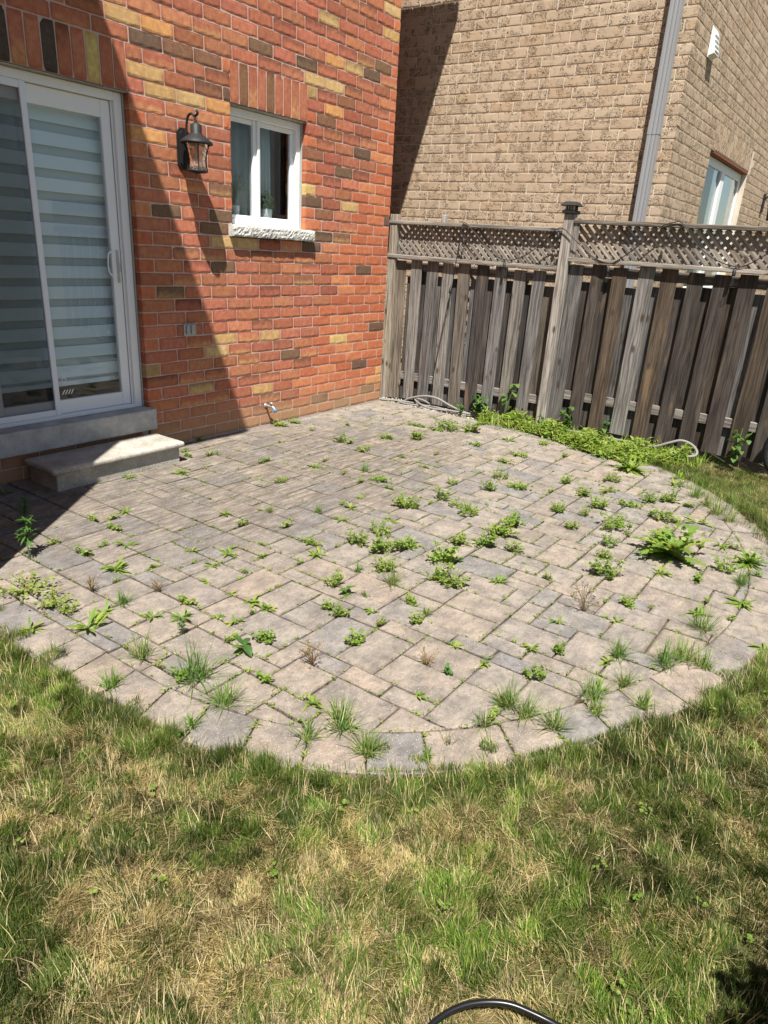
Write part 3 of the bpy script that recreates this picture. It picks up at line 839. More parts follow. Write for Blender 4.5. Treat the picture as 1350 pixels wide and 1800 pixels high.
def slab(poly, seed, top=0.0, bot=-.06, ch=.005):
    """paver from an outline: chamfered rim, slightly uneven edges"""
    rr = random.Random(seed); n = len(poly)
    cx = sum(p[0] for p in poly)/n; cy = sum(p[1] for p in poly)/n
    # subdivide edges for a tumbled rim
    P = []
    for i in range(n):
        p, q = poly[i], poly[(i+1) % n]; L = math.hypot(q[0]-p[0], q[1]-p[1]); k = 3 if L > .08 else 1
        for j in range(k):
            f = j/k; w = .0016 if j else .0
            P.append((p[0]+(q[0]-p[0])*f+rr.uniform(-w, w), p[1]+(q[1]-p[1])*f+rr.uniform(-w, w)))
    n = len(P); inner = []
    for p in P:
        d = math.hypot(p[0]-cx, p[1]-cy) or 1; k = ch*rr.uniform(.8, 1.7)*1.25
        inner.append((p[0]-(p[0]-cx)/d*k, p[1]-(p[1]-cy)/d*k))
    vs = [(x, y, bot) for x, y in P] + [(x, y, top-ch*rr.uniform(.6, 1.1)) for x, y in P] + [(x, y, top) for x, y in inner]
    fs = [(i, (i+1) % n, n+(i+1) % n, n+i) for i in range(n)] + [(n+i, n+(i+1) % n, 2*n+(i+1) % n, 2*n+i) for i in range(n)]
    fs.append(tuple(2*n+i for i in range(n)))
    return vs, fs

# three paver sizes laid at random on a 10 cm module
MOD = .1035; gx0, gy0 = -5.36, -4.66
NXc, NYc = int(5.55/MOD)+1, int(4.66/MOD)
occ = np.zeros((NXc, NYc), bool); tiles = []
rr = random.Random(21)
for j in range(NYc-1, -1, -1):
    for i in range(NXc):
        if occ[i, j]: continue
        opts = [(3, 2), (2, 2), (2, 3), (2, 1), (1, 2), (2, 2), (3, 2), (2, 3)]
        rr.shuffle(opts)
        opts += [(2, 1), (1, 2), (1, 1)]
        for (w, h) in opts:
            if i+w <= NXc and j-h+1 >= 0 and not occ[i:i+w, j-h+1:j+1].any():
                occ[i:i+w, j-h+1:j+1] = True; tiles.append((i, j-h+1, w, h)); break
# merge stray unit cells into a neighbour of the same breadth
conv = outline(-BW, -.012)
GAP = .0034
polys = []
for (i, j, w, h) in tiles:
    x0, y0 = gx0+i*MOD+GAP, gy0+j*MOD+GAP; x1, y1 = gx0+(i+w)*MOD-GAP, gy0+(j+h)*MOD-GAP
    y1 = min(y1, -.012)
    if y1-y0 < .03: continue
    pg = clip([(x0, y0), (x1, y0), (x1, y1), (x0, y1)], conv)
    if pg and area(pg) > .0012:
        full = abs(area(pg)-(x1-x0)*(y1-y0)) < 1e-6
        polys.append((pg, (w, h) if full and y1 < -.02 else None))
# border course: along the arc and up the straight sides
A = math.pi
while A < 2*math.pi-.02:
    da = rr.choice([.205, .205, .305, .205])/PR; a1 = min(A+da, 2*math.pi)
    if 2*math.pi-a1 < .04: a1 = 2*math.pi
    g_ = .0035/PR; k = 4
    pa = lambda a, off: (PC[0]+(rad_at(a)+off)*math.cos(a), PC[1]+(rad_at(a)+off)*math.sin(a))
    pg = [pa(A+g_+(a1-A-2*g_)*q/k, 0) for q in range(k+1)] + [pa(A+g_+(a1-A-2*g_)*q/k, -BW+.004) for q in range(k, -1, -1)]
    polys.append((pg, None)); A = a1
for sx in (-1, 1):
    y = PC[1]
    while y < -.03:
        y1 = min(y+rr.choice([.205, .305]), -.012)
        if -.012-y1 < .08: y1 = -.012
        xa, xb = (XL, XL+BW-.004) if sx < 0 else (XR-BW+.004, XR)
        polys.append(([(xa, y+.003), (xb, y+.003), (xb, y1-.003), (xa, y1-.003)], None)); y = y1
def seen(pg):
    cx = sum(p[0] for p in pg)/len(pg); cy = sum(p[1] for p in pg)/len(pg)
    p = Vector((cx+6.427, cy+4.593, -1.625)); dz = p.dot(fwd)
    if dz < .2: return 0
    u = p.dot(rgt)/dz*1231.5+690.6; v = 922-p.dot(upv)/dz*1231.5
    return area(pg)/dz**3 if (-40 < u < 1390 and v < 1850) else 0
order = sorted(range(len(polys)), key=lambda i: -seen(polys[i][0]))
pick = set(i for i in order[:298] if seen(polys[i][0]) > 0)
PM = {}
farp = MB()
for i, (pg, key) in enumerate(polys):
    dzz = rr.uniform(-.0032, .0028)
    if i in pick:
        if key:
            v_ = rr.randrange(4)
            if (key, v_) not in PM:
                w, h = key[0]*MOD-2*GAP, key[1]*MOD-2*GAP
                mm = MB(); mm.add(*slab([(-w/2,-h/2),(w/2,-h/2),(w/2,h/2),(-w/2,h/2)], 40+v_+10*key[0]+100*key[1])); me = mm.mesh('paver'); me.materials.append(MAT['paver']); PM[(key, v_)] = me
            o = link('paver', PM[(key, v_)], patio); cx = sum(p[0] for p in pg)/4; cy = sum(p[1] for p in pg)/4
            o.location = (cx, cy, dzz); o.rotation_euler = (rr.uniform(-.011, .011), rr.uniform(-.011, .011), rr.uniform(-.008, .008))
        else:
            cx = sum(p[0] for p in pg)/len(pg); cy = sum(p[1] for p in pg)/len(pg)
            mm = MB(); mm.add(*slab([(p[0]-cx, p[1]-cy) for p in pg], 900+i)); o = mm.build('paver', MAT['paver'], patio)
            o.location = (cx, cy, dzz); o.rotation_euler = (rr.uniform(-.006, .006), rr.uniform(-.006, .006), 0)
    else:
        vs, fs = slab(pg, 900+i); farp.add([(x, y, z+dzz) for x, y, z in vs], fs)
if farp.v: tag(farp.build('outer_pavers', MAT['paver_island'], patio), kind='stuff')

# ================================================================== STONE STEP
st = tag(empty('entry_step', (-3.6, -.25, 0)), 'precast concrete step with rounded tread below the sliding door', 'step')
m = MB(); m.bbox(-4.095, -3.115, -.402, -.078, -.02, .118, .006, 2); o = m.build('riser_block', MAT['concrete_step'], st); o.location = (3.6, .25, 0)
bm = bmesh.new(); bmesh.ops.create_cube(bm, size=1)
for v in bm.verts: v.co = Vector((-3.605+v.co.x*1.05, -.255+v.co.y*.356, .141+v.co.z*.044))
bmesh.ops.bevel(bm, geom=[e for e in bm.edges], offset=.019, segments=5, affect='EDGES', profile=.5)
me = bpy.data.meshes.new('tread'); bm.to_mesh(me); bm.free(); me.polygons.foreach_set('use_smooth', [True]*len(me.polygons))
o = link('tread', me, st, MAT['concrete_step']); o.location = (3.6, .25, 0)

# ================================================================== FENCE
FX = .25
fence = tag(empty('wooden_fence', (FX, -1.88, 0)), 'weathered board fence with lattice top between patio and tan house', 'fence')
GREY = [(.27,.262,.258), (.24,.225,.205), (.085,.075,.07), (.20,.192,.185), (.12,.112,.108), (.17,.162,.158), (.23,.212,.19), (.105,.09,.08), (.15,.13,.11), (.215,.18,.14)]
WARM = [(.10,.085,.075), (.085,.070,.058), (.095,.078,.068), (.085,.072,.064), (.27,.255,.24), (.10,.082,.07), (.12,.10,.085), (.165,.155,.148), (.09,.078,.07), (.115,.086,.062), (.20,.19,.182)]
LIGHT_W = [(.22,.203,.18), (.19,.172,.155), (.245,.22,.19)]
BOARD = {}
def board(name, w, d, h, loc, rot=(0,0,0), pal=GREY, par=None, bev=.003, col=None, dim=1.0):
    """upright timber: w along y, d along x, h along z, origin at its foot"""
    key = (round(w,3), round(d,3), round(h,3))
    if key not in BOARD:
        mm = MB(); mm.bbox(-d/2, d/2, -w/2, w/2, 0, h, bev); me = mm.mesh(name); me.materials.append(MAT['wood']); BOARD[key] = me
    o = link(name, BOARD[key], par or fence)
    base = Vector((FX, -1.88, 0)) if par is None else Vector(par.location)
    o.location = Vector(loc)-base; o.rotation_euler = rot
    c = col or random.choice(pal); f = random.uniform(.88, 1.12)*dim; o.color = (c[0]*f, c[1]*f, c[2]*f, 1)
    return o
def rail(name, ya, yb, x, z, d, h, pal=GREY, dz=0.0, col=None):
    """horizontal timber from ya to yb (ya > yb), its local z along the fence"""
    L = ya-yb
    key = ('r', round(L,3), round(d,3), round(h,3))
    if key not in BOARD:
        mm = MB(); mm.bbox(-d/2, d/2, -h/2, h/2, 0, L, .004); me = mm.mesh(name); me.materials.append(MAT['wood']); BOARD[key] = me
    o = link(name, BOARD[key], fence); o.location = (x-FX, ya+1.88, z)
    o.rotation_euler = (math.pi/2 + math.atan2(dz, L), 0, 0)
    c = col or random.choice(pal); o.color = (*c, 1); return o

def bay(ya, yb, zt, ztrim, zbr, zb0, pitch, pal, first=0.0, sd=0):
    rq = random.Random(sd)
    rail('top_rail', ya, yb, FX-.022, zt-.014, .095, .034, LIGHT_W if sd == 1 else GREY)
    rail('lattice_rail', ya, yb, FX-.055, ztrim-.016, .035, .036, LIGHT_W if sd == 1 else LIGHT_W)
    rail('upper_stringer', ya, yb, FX+.012, ztrim-.105, .036, .085, pal)
    rail('lower_stringer', ya, yb, FX+.012, zbr, .036, .085, LIGHT_W)
    y = ya - first - .07; k = 0
    while y > yb+.055:
        w = rq.choice([.134, .138, .13]); h = ztrim-.045-zb0 + rq.uniform(-.006, .004)
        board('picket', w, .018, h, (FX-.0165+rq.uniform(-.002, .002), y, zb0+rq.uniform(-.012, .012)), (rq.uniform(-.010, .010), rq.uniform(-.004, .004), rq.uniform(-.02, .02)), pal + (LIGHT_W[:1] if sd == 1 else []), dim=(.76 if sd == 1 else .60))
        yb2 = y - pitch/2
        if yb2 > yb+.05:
            board('picket', rq.choice([.134, .13]), .018, h-.10-rq.uniform(0, .08), (FX+.041, yb2+rq.uniform(-.012, .012), zb0+rq.uniform(-.01, .02)), (rq.uniform(-.012, .012), 0, 0), pal, dim=.5)  # back pickets: shade behind the front boards is put into their colour
        y -= pitch + rq.uniform(-.008, .008); k += 1
    # lattice: two layers of diagonal slats
    zl, zh = ztrim+.002, zt-.032; H = zh-zl; pit = .0755
    for layer in (0, 1):
        s_ = 1 if layer == 0 else -1
        xl = FX-.002 + layer*.0085
        nsl = int((ya-yb+H)/pit)+1
        for q in range(nsl):
            # slat centre line: y = y0 - s*(z - zl)
            y0 = (ya + H*(s_ < 0)*0 - q*pit + (H if s_ > 0 else 0)) if s_ > 0 else (ya - q*pit)
            # clip to the bay: parameter t in [0,H]
            if s_ > 0:      # falls away to the right going down: y decreases as z falls
                t0, t1 = 0.0, H; f = lambda t: y0 - H + t
            else:
                t0, t1 = 0.0, H; f = lambda t: y0 + .0 - t + 0.0
            if s_ > 0:
                lo = max(0.0, yb-(y0-H)); hi = min(H, ya-(y0-H))
            else:
                lo = max(0.0, y0-ya); hi = min(H, y0-yb)
            if hi-lo < .04: continue
            L = (hi-lo)*math.sqrt(2)
            yA = f(lo)
            board('lattice_slat', .034, .0075, round(L-.004, 3), (xl, yA, zl+lo), ((-math.pi/4) if s_ > 0 else (math.pi/4), 0, 0), (LIGHT_W if sd == 1 else [(.255,.225,.195),(.21,.185,.16),(.285,.25,.21)]), bev=.0012)
bay(.14, -1.835, 1.878, 1.545, .272, .012, .197, GREY, .10, 1)
bay(-1.925, -4.33, 1.953, 1.632, .372, .075, .212, WARM, .0, 2)
bay(-4.42, -6.4, 1.97, 1.65, .39, .10, .212, WARM, .0, 3)
board('post', .092, .092, 2.03, (FX-.045, -1.88, -.03), (0, .004, 0), LIGHT_W, col=(.30,.275,.245))
board('post', .092, .092, 2.03, (FX-.030, -4.375, -.03), (0, .004, 0), LIGHT_W)
board('post', .092, .075, 1.97, (FX-.030, .085, -.03), (.004, .003, 0), LIGHT_W, col=(.28,.24,.19))
board('trim_board', .05, .02, .335, (FX-.048, -1.957, 1.634), (0,0,0), LIGHT_W)
board('post_stub', .05, .04, .12, (FX+.02, -.50, 1.835), (0,0,0), LIGHT_W, col=(.34,.32,.29))
board('end_board', .03, .06, 1.55, (FX-.10, .175, .0), (0,0,0), GREY)

# old lattice panel leaning behind the fence
lp = tag(empty('lattice_panel', (.47, -.62, .02)), 'loose lattice panel leaning behind the fence boards near the corner', 'lattice')
for k in range(16):
    for s_ in (-1, 1):
        y0 = -.30 - .07*k*.75 if s_ < 0 else -.30-.07*k*.75
        board('lattice_slat', .034, .007, .55, (.46+.008*(s_ > 0), y0 if s_ > 0 else y0-.0, .05+.075*k*.9), (s_*math.pi/4, 0, 0), [(.42,.34,.20), (.36,.28,.17)], lp, .0012)

# solar cap on the middle post
sc = tag(empty('post_cap_light', (FX-.045, -1.88, 2.0)), 'black solar lantern cap on the fence middle post', 'post light')
def pyr(name, rings, matl, par):
    mm = MB(); n = 4; vs = []
    for (hw, z) in rings: vs += [(-hw,-hw,z),(hw,-hw,z),(hw,hw,z),(-hw,hw,z)]
    fs = []
    for i in range(len(rings)-1):
        for k in range(4): fs.append((i*4+k, i*4+(k+1) % 4, (i+1)*4+(k+1) % 4, (i+1)*4+k))
    fs += [(3,2,1,0), tuple((len(rings)-1)*4+k for k in range(4))]
    mm.add(vs, fs); return mm.build(name, matl, par)
pyr('base', [(.060,.001),(.062,.006),(.062,.026),(.056,.030)], MAT['black_plastic'], sc)
pyr('lens', [(.044,.031),(.044,.064)], MAT['lens_plastic'], sc)
for sx in (-1, 0, 1):
    for (ax, s_) in ((0, -1), (0, 1), (1, -1), (1, 1)):
        mm = MB(); a_ = sx*.024
        if ax == 0: mm.box(s_*.046-.004, s_*.046+.004, a_-.005, a_+.005, .031, .064)
        else: mm.box(a_-.005, a_+.005, s_*.046-.004, s_*.046+.004, .031, .064)
        mm.build('lens_bar', MAT['black_plastic'], sc)
pyr('roof', [(.078,.0645),(.080,.069),(.052,.098),(.050,.100)], MAT['black_plastic'], sc)
mm = MB(); mm.box(-.036, .036, -.036, .036, .1005, .102); mm.build('solar_cell', MAT['solar_panel'], sc)

# string lights swagged along the fence
sl = tag(empty('string_lights', (.17, -1.8, 1.6)), 'black string light cable with clear bulbs swagged along the fence', 'string lights')
cab = [(-0.552,0.02),(-0.594,0.469),(-0.635,0.774),(-0.677,1.041),(-0.718,1.298),(-0.742,1.574),(-0.771,1.841),(-0.807,1.884),(-0.926,1.795),(-1.103,1.648),(-1.269,1.574),(-1.449,1.6),(-1.636,1.727),(-1.812,1.877),(-1.964,1.791),(-2.149,1.657),(-2.307,1.604),(-2.39,1.633),(-2.566,1.774),(-2.708,1.916),(-2.817,1.96),(-2.888,1.954),(-3.036,1.797),(-3.194,1.696),(-3.359,1.649),(-3.462,1.669),(-3.64,1.80),(-3.86,1.95)]
def cx_(y, z): return .150 if abs(y+1.85) < .12 else .172
m = MB(); m.tube([p for p in spline([(cx_(y, z), y, z) for y, z in cab], 5)], .0042, 6); o = m.build('cable', MAT['black_plastic'], sl); o.location = (-.17, 1.8, -1.6)
m = MB(); m.tube(spline([(.172,-.771,1.84),(.168,-.775,1.78),(.165,-.80,1.74),(.160,-.82,1.66),(.165,-.79,1.58)], 5), .0042, 6); o = m.build('loose_end', MAT['black_plastic'], sl); o.location = (-.17, 1.8, -1.6)
for (y, z) in [(-.805, 1.70), (-.70, 1.22), (-1.285, 1.50), (-1.80, 1.80), (-2.322, 1.535), (-2.79, 1.84), (-3.372, 1.585), (-3.70, 1.78)]:
    bb = empty('lamp_socket_set', (0, y+1.8, z-1.6), sl)
    mm = MB(); mm.tube([(.0, 0, .075), (.0, 0, .03)], .0035, 6); mm.lathe([(.0, .045), (.013, .042), (.015, .0), (.013, -.012), (0, -.012)], 10); mm.build('socket', MAT['black_plastic'], bb)
    mm = MB(); mm.lathe([(.011, -.012), (.016, -.035), (.021, -.060), (.018, -.082), (.009, -.096), (0, -.1)], 12); mm.build('bulb', MAT['glass'], bb)

# ================================================================== WALL LANTERN
LX, LY = -2.632, -.152
lan = tag(empty('wall_lantern', (LX, 0, 2.185)), 'black wall lantern with rippled glass beside the kitchen window', 'lamp')
def lp_(mb, nm, matl, par=None): return mb.build(nm, matl, par or lan)
def octo(w, h, y0, y1, c=.03):
    P = [(-w+c,-h),(w-c,-h),(w,-h+c),(w,h-c),(w-c,h),(-w+c,h),(-w,h-c),(-w,-h+c)]
    mm = MB(); n = 8; mm.add([(x, y0, z) for x, z in P]+[(x, y1, z) for x, z in P], [tuple(range(n)), tuple(range(2*n-1, n-1, -1))]+[(k, n+k, n+(k+1) % n, (k+1) % n) for k in range(n)])
    return mm
lp_(octo(.056, .135, -.014, -.002), 'back_plate', MAT['black_metal'])
lp_(octo(.040, .115, -.026, -.0145, .02), 'back_boss', MAT['black_metal'])
m = MB(); m.tube(spline([(0,-.024,.02),(0,-.045,.10),(0,-.052,.155),(0,-.070,.205),(0,-.105,.222),(0,-.140,.200),(0,LY,.165)], 6), .0085, 8)
lp_(m, 'arm', MAT['black_metal'])
m = MB(); m.tube(spline([(0,-.135,.205),(0,-.158,.210),(0,-.172,.222),(0,-.168,.236),(0,-.158,.232)], 5), [.009]*20+[.006], 8); lp_(m, 'scroll', MAT['black_metal'])
m = MB(); m.lathe([(0,.170),(.012,.166),(.026,.158),(.040,.150),(.040,.098),(.046,.092),(.052,.086),(.078,.070),(.108,.047),(.116,.035),(.112,.028),(.100,.030),(.06,.045),(0,.05)], 24, (0, LY, 0))
lp_(m, 'cap', MAT['black_metal'])
m = MB(); m.lathe([(.076,.028),(.069,.0),(.058,-.045),(.055,-.075),(.057,-.11),(.062,-.135),(.058,-.135),(.053,-.11),(.051,-.075),(.054,-.045),(.065,.0),(.072,.028)], 24, (0, LY, 0)); lp_(m, 'shade', MAT['lamp_glass'])
m = MB(); m.lathe([(0,-.136),(.066,-.136),(.074,-.142),(.074,-.150),(.060,-.154),(.02,-.160),(0,-.166)], 24, (0, LY, 0)); lp_(m, 'base_ring', MAT['black_metal'])
for k in range(4):
    a = math.pi/4+k*math.pi/2+.2
    m = MB(); m.tube(spline([(r_*math.cos(a), LY+r_*math.sin(a), z) for r_, z in ((.088,.034),(.080,.01),(.066,-.035),(.062,-.075),(.066,-.115),(.071,-.140))], 4), .0042, 6); lp_(m, 'strap', MAT['black_metal'])
m = MB(); m.lathe([(0,.03),(.012,.03),(.012,-.02),(.022,-.05),(.018,-.085),(0,-.10)], 10, (0, LY, 0)); lp_(m, 'bulb', MAT['pot_white'])

# ================================================================== OUTLET BOX, TAP
ob = tag(empty('outdoor_socket', (-2.647, 0, .908)), 'grey weatherproof socket plate on the red brick wall below the lantern', 'socket')
m = MB(); m.bbox(-.060, .060, -.016, -.0005, -.044, .044, .004, 2); m.build('plate', MAT['grey_metal'], ob)
for s_ in (-1, 1):
    m = MB(); m.bbox(s_*.023-.017, s_*.023+.017, -.028, -.0165, -.030, .026, .004, 2); f_ = m.build('flap', MAT['grey_metal'], ob)
    m = MB(); m.tube([(s_*.023-.012, -.024, .030), (s_*.023+.012, -.024, .030)], .005, 8); m.build('hinge', MAT['steel'], f_)
tp = tag(empty('garden_tap', (-1.80, 0, .185)), 'small garden tap with blue cap low on the brick wall', 'tap')
m = MB(); m.lathe([(0,.0),(.022,.0),(.022,.006),(.012,.01)], 12); o = m.build('flange', MAT['grey_metal'], tp); o.rotation_euler = (math.pi/2, 0, 0)
m = MB(); m.tube(spline([(0,-.004,0),(.005,-.05,0),(.012,-.085,-.006),(.014,-.10,-.022)], 4), .0105, 10); m.build('spout', MAT['grey_metal'], tp)
m = MB(); m.tube([(.014,-.098,-.012),(.016,-.110,-.048)], [.015,.017], 10); m.build('hose_cap', MAT['blue_paint'], tp)
m = MB(); m.tube([(.008,-.065,.004),(.006,-.07,.03)], .005, 8); m.lathe([(0,.03),(.020,.031),(.021,.036),(0,.038)], 8, (.006,-.07,0)); m.build('handle', MAT['grey_metal'], tp)

# ================================================================== HOSES
HP = spline([(-.02,-.03,.015),(.06,-.20,.018),(.12,-.40,.016),(.14,-.60,.016),(.10,-.82,.018),(.12,-1.05,.018),(.13,-1.25,.02),(.08,-1.44,.03),(.10,-1.66,.02),(.13,-1.9,.03),(.16,-2.3,.05),(.13,-2.7,.06),(.10,-3.02,.07),(.10,-3.16,.13),(.12,-3.26,.17),(.12,-3.36,.15),(.09,-3.42,.10),(.04,-3.40,.07),(.0,-3.30,.065),(.03,-3.22,.07),(.08,-3.28,.07),(.11,-3.40,.07)], 6)
m = MB(); m.tube(HP, .0125, 8); o = m.build('grey_hose', MAT['grey_hose']); tag(o, 'faded grey hose lying along the foot of the fence', 'hose')
m = MB(); m.tube(spline([(.10,-.22,.0),(.10,-.27,.02),(.10,-.344,.062),(.10,-.527,.118),(.10,-.695,.122),(.11,-.859,.07),(.13,-1.002,.03),(.14,-1.1,.015)], 6), .0125, 8); o = m.build('grey_hose', MAT['grey_hose']); tag(o, 'grey hose length arched above the gravel by the house corner', 'hose')
HB = spline([(-5.64,-4.22,.02),(-5.57,-4.18,.024),(-5.501,-4.150,.032),(-5.446,-4.161,.034),(-5.399,-4.187,.036),(-5.359,-4.225,.036),(-5.33,-4.270,.036),(-5.315,-4.321,.034),(-5.305,-4.374,.032),(-5.30,-4.45,.04),(-5.36,-4.56,.03),(-5.48,-4.62,.03),(-5.60,-4.58,.03),(-5.66,-4.46,.03)], 6)
m = MB(); m.tube(HB, .0072, 12); o = m.build('garden_hose', MAT['black_rubber']); tag(o, 'shiny black garden hose curving through the lawn in the foreground', 'hose')

# gravel along the fence foot
m = MB(); m.tube(spline([(.20,-.10,.01),(.10,-.16,.02),(.02,-.30,.016),(.05,-.48,.014),(.13,-.60,.02),(.17,-.50,.05),(.13,-.40,.07),(.07,-.46,.05),(.03,-.62,.02),(.09,-.84,.014)], 6), .0105, 8); o = m.build('grey_hose', MAT['grey_hose']); tag(o, 'thin grey hose coiled in a small loop by the fence corner', 'hose')
gv = MB(); rq = random.Random(3)
for k in range(900):
    y = rq.uniform(-1.75, .12); x = rq.uniform(.05, .30); s_ = rq.uniform(.004, .011)
    vs = [(x+s_*rq.uniform(.7,1.2)*a_, y+s_*rq.uniform(.7,1.2)*b_, -.016+s_*.9*c_+s_*.5) for a_, b_, c_ in ((1,0,0),(-1,0,0),(0,1,0),(0,-1,0),(0,0,.8),(0,0,-.6))]
    gv.add(vs, [(0,2,4),(2,1,4),(1,3,4),(3,0,4),(2,0,5),(1,2,5),(3,1,5),(0,3,5)])
tag(gv.build('gravel', MAT['gravel']), 'pale gravel strip at the fence foot', 'gravel', kind='stuff')

# ================================================================== PLANTS
def frame_of(d):
    d = d.normalized(); s_ = d.cross(Vector((0,0,1)))
    if s_.length < .05: s_ = Vector((1,0,0))
    s_.normalize(); return d, s_, s_.cross(d)
def add_leaf(mb, base, d, L, W, droop=.3, shape=(.35,1,.75,0), fold=.12, lobes=0, rq=random):
    """one leaf blade: three columns, rows narrowing to the tip, arching over"""
    d, s_, u = frame_of(Vector(d)); rows = len(shape)+1; vs = []; fs = []
    cur = Vector(base); dirv = d.copy()
    stp = L/(rows-1)
    for i in range(rows):
        w = (.12 if i == 0 else shape[i-1])*W/2
        if lobes and 0 < i < rows-1: w *= (1.0 if i % 2 else .42)
        up = s_.cross(dirv).normalized()
        vs += [cur - s_*w + up*w*fold, cur, cur + s_*w + up*w*fold]
        dirv = (dirv + Vector((0,0,-droop/(rows-1)))).normalized(); cur = cur + dirv*stp
    for i in range(rows-1):
        b = i*3; fs += [(b,b+1,b+4,b+3), (b+1,b+2,b+5,b+4)]
    mb.add(vs, fs)
def add_disc(mb, c, n_, r, rq, k=5):
    n_ = Vector(n_).normalized(); _, s_, u = frame_of(n_) if abs(n_.z) < .95 else (None, Vector((1,0,0)), Vector((0,1,0)))
    u = n_.cross(s_).normalized(); a0 = rq.uniform(0, 6.28)
    mb.add([Vector(c)+s_*r*math.cos(a0+6.283*i/k)+u*r*.8*math.sin(a0+6.283*i/k) for i in range(k)], [tuple(range(k))])

def weed(kind, seed, size):
    """weed of the given spread in metres, rooted at the origin"""
    rq = random.Random(seed); mb = MB(); U = rq.uniform
    if kind == 'R':
        fine = size >= .1
        for k in range(rq.randint(20, 28) if fine else rq.randint(9, 15)):
            a = U(0, 6.283); el = U(.12, 1.0); L = size*U(.32, .58)
            add_leaf(mb, (U(-.1,.1)*size, U(-.1,.1)*size, .001), (math.cos(a)*math.cos(el), math.sin(a)*math.cos(el), math.sin(el)), L, L*(U(.12,.2) if fine else U(.20,.32)), U(.5,1.1), (.6,1,.8,.05))
    elif kind == 'B':
        for k in range(rq.randint(6, 9)):
            a = U(0, 6.283); el = U(.2, 1.1); L = size*U(.35, .55)
            add_leaf(mb, (0, 0, size*U(0,.25)), (math.cos(a)*math.cos(el), math.sin(a)*math.cos(el), math.sin(el)), L, L*U(.42,.58), U(.6,1.3), (.7,1,.9,.55,.04), .18)
    elif kind == 'C':      # clover-like: branching stems with small round leaflets
        ns = int(7+size*75); lr = min(.0075, max(.0046, size*.045))
        for k in range(ns):
            a = U(0, 6.283); rr_ = size*.5*math.sqrt(U(.02,1)); h = U(.25,1)*min(.085, size*.6)
            tip = Vector((math.cos(a)*rr_, math.sin(a)*rr_, h)); root = tip*.35; root.z = 0
            pts = [root, (root+tip)/2+Vector((U(-.1,.1)*size, U(-.1,.1)*size, h*.2)), tip]
            mb.tube(pts, .0011, 3, False, False)
            for q in range(rq.randint(5, 9)):
                f = U(.25, 1.0); c = pts[0].lerp(pts[2], f)+Vector((U(-1,1),U(-1,1),U(-.3,.7)))*lr*1.8
                for w in range(3):
                    add_disc(mb, c+Vector((U(-1,1),U(-1,1),U(-.3,.3)))*lr, (U(-.6,.6),U(-.6,.6),1), lr*U(.6,1.1), rq)
    elif kind in 'KP':     # creeping mat of tiny leaves, longer than wide
        ns = int(6+size*55); lr = min(.0072, max(.0038, size*.05)); st = 1.0 if kind == 'P' else rq.choice([.35, .5, .8])
        for k in range(ns):
            a = U(0, 6.283); L = size*U(.25,.52); dx, dy = math.cos(a)*L, math.sin(a)*L*st
            zt = U(.004,.022)*(1.7 if kind == 'P' else 1)
            mb.tube([(0,0,.002), (dx*.5, dy*.5, zt*.9), (dx, dy, zt)], .0011, 3, False, False)
            for q in range(rq.randint(7, 13)):
                f = U(.15, 1.05)
                add_disc(mb, (dx*f+U(-1,1)*lr*1.5, dy*f+U(-1,1)*lr*1.5, .003+zt*f+U(0,.012)), (U(-.7,.7),U(-.7,.7),1), lr*U(.6,1.15), rq, 5)
    elif kind == 'T':      # grass tuft
        for k in range(int(26+size*420)):
            a = U(0, 6.283); el = U(.55, 1.5); L = min(.15, max(.035, size*U(.35,.95))); o_ = size*.16
            bx, by = U(-1,1)*o_, U(-1,1)*o_
            add_leaf(mb, (bx, by, -.004), (math.cos(a)*math.cos(el), math.sin(a)*math.cos(el), math.sin(el)), L, .0032, U(.2,1.0), (1,.8,.5,.05), .1)
    elif kind == 'D':      # large rosette of jagged lobed leaves
        for k in range(38):
            a = U(0, 6.283); el = U(.05, 1.15); L = size*U(.36, .60)
            add_leaf(mb, (U(-.05,.05)*size, U(-.05,.05)*size, .004), (math.cos(a)*math.cos(el), math.sin(a)*math.cos(el), math.sin(el)), L, L*U(.26,.36), U(.5,1.2), (.5,.75,.9,.95,1,1,1,.95,.95,.85,.8,.65,.6,.4,.05), .12, 1)
        for k in range(24):
            add_disc(mb, (U(-.25,.25)*size, U(-.25,.25)*size, U(.25,.48)*size), (U(-.6,.6),U(-.6,.6),1), size*U(.02,.05), rq)
    elif kind == 'U':      # upright stem with whorled narrow leaves
        H = size*1.15; mb.tube([(0,0,0),(size*.12,size*.08,H*.5),(size*.2,size*.1,H)], [.004,.0035,.002], 5, False, False)
        for k in range(64):
            f = U(.35,1); a = U(0,6.283); el = U(-.1,.9); L = size*U(.28,.45)
            add_leaf(mb, (size*.2*f, size*.1*f, H*f), (math.cos(a)*math.cos(el), math.sin(a)*math.cos(el), math.sin(el)), L, L*.17, U(.3,.9), (.8,1,.7,.05))
    elif kind == 'Y':      # dried stems
        for k in range(22):
            a = U(0,6.283); h = size*U(.3,.8); r_ = size*U(.15,.5)
            pts = [(0,0,0),(math.cos(a)*r_*.4+U(-.1,.1)*size, math.sin(a)*r_*.4, h*.6),(math.cos(a)*r_, math.sin(a)*r_, h)]
            mb.tube(pts, .0011, 3, False, False)
            for q in range(4): add_disc(mb, (pts[2][0]+U(-.06,.06)*size, pts[2][1]+U(-.06,.06)*size, pts[2][2]+U(-.1,.05)*size), (U(-1,1),U(-1,1),.6), size*.03, rq, 4)
    return mb
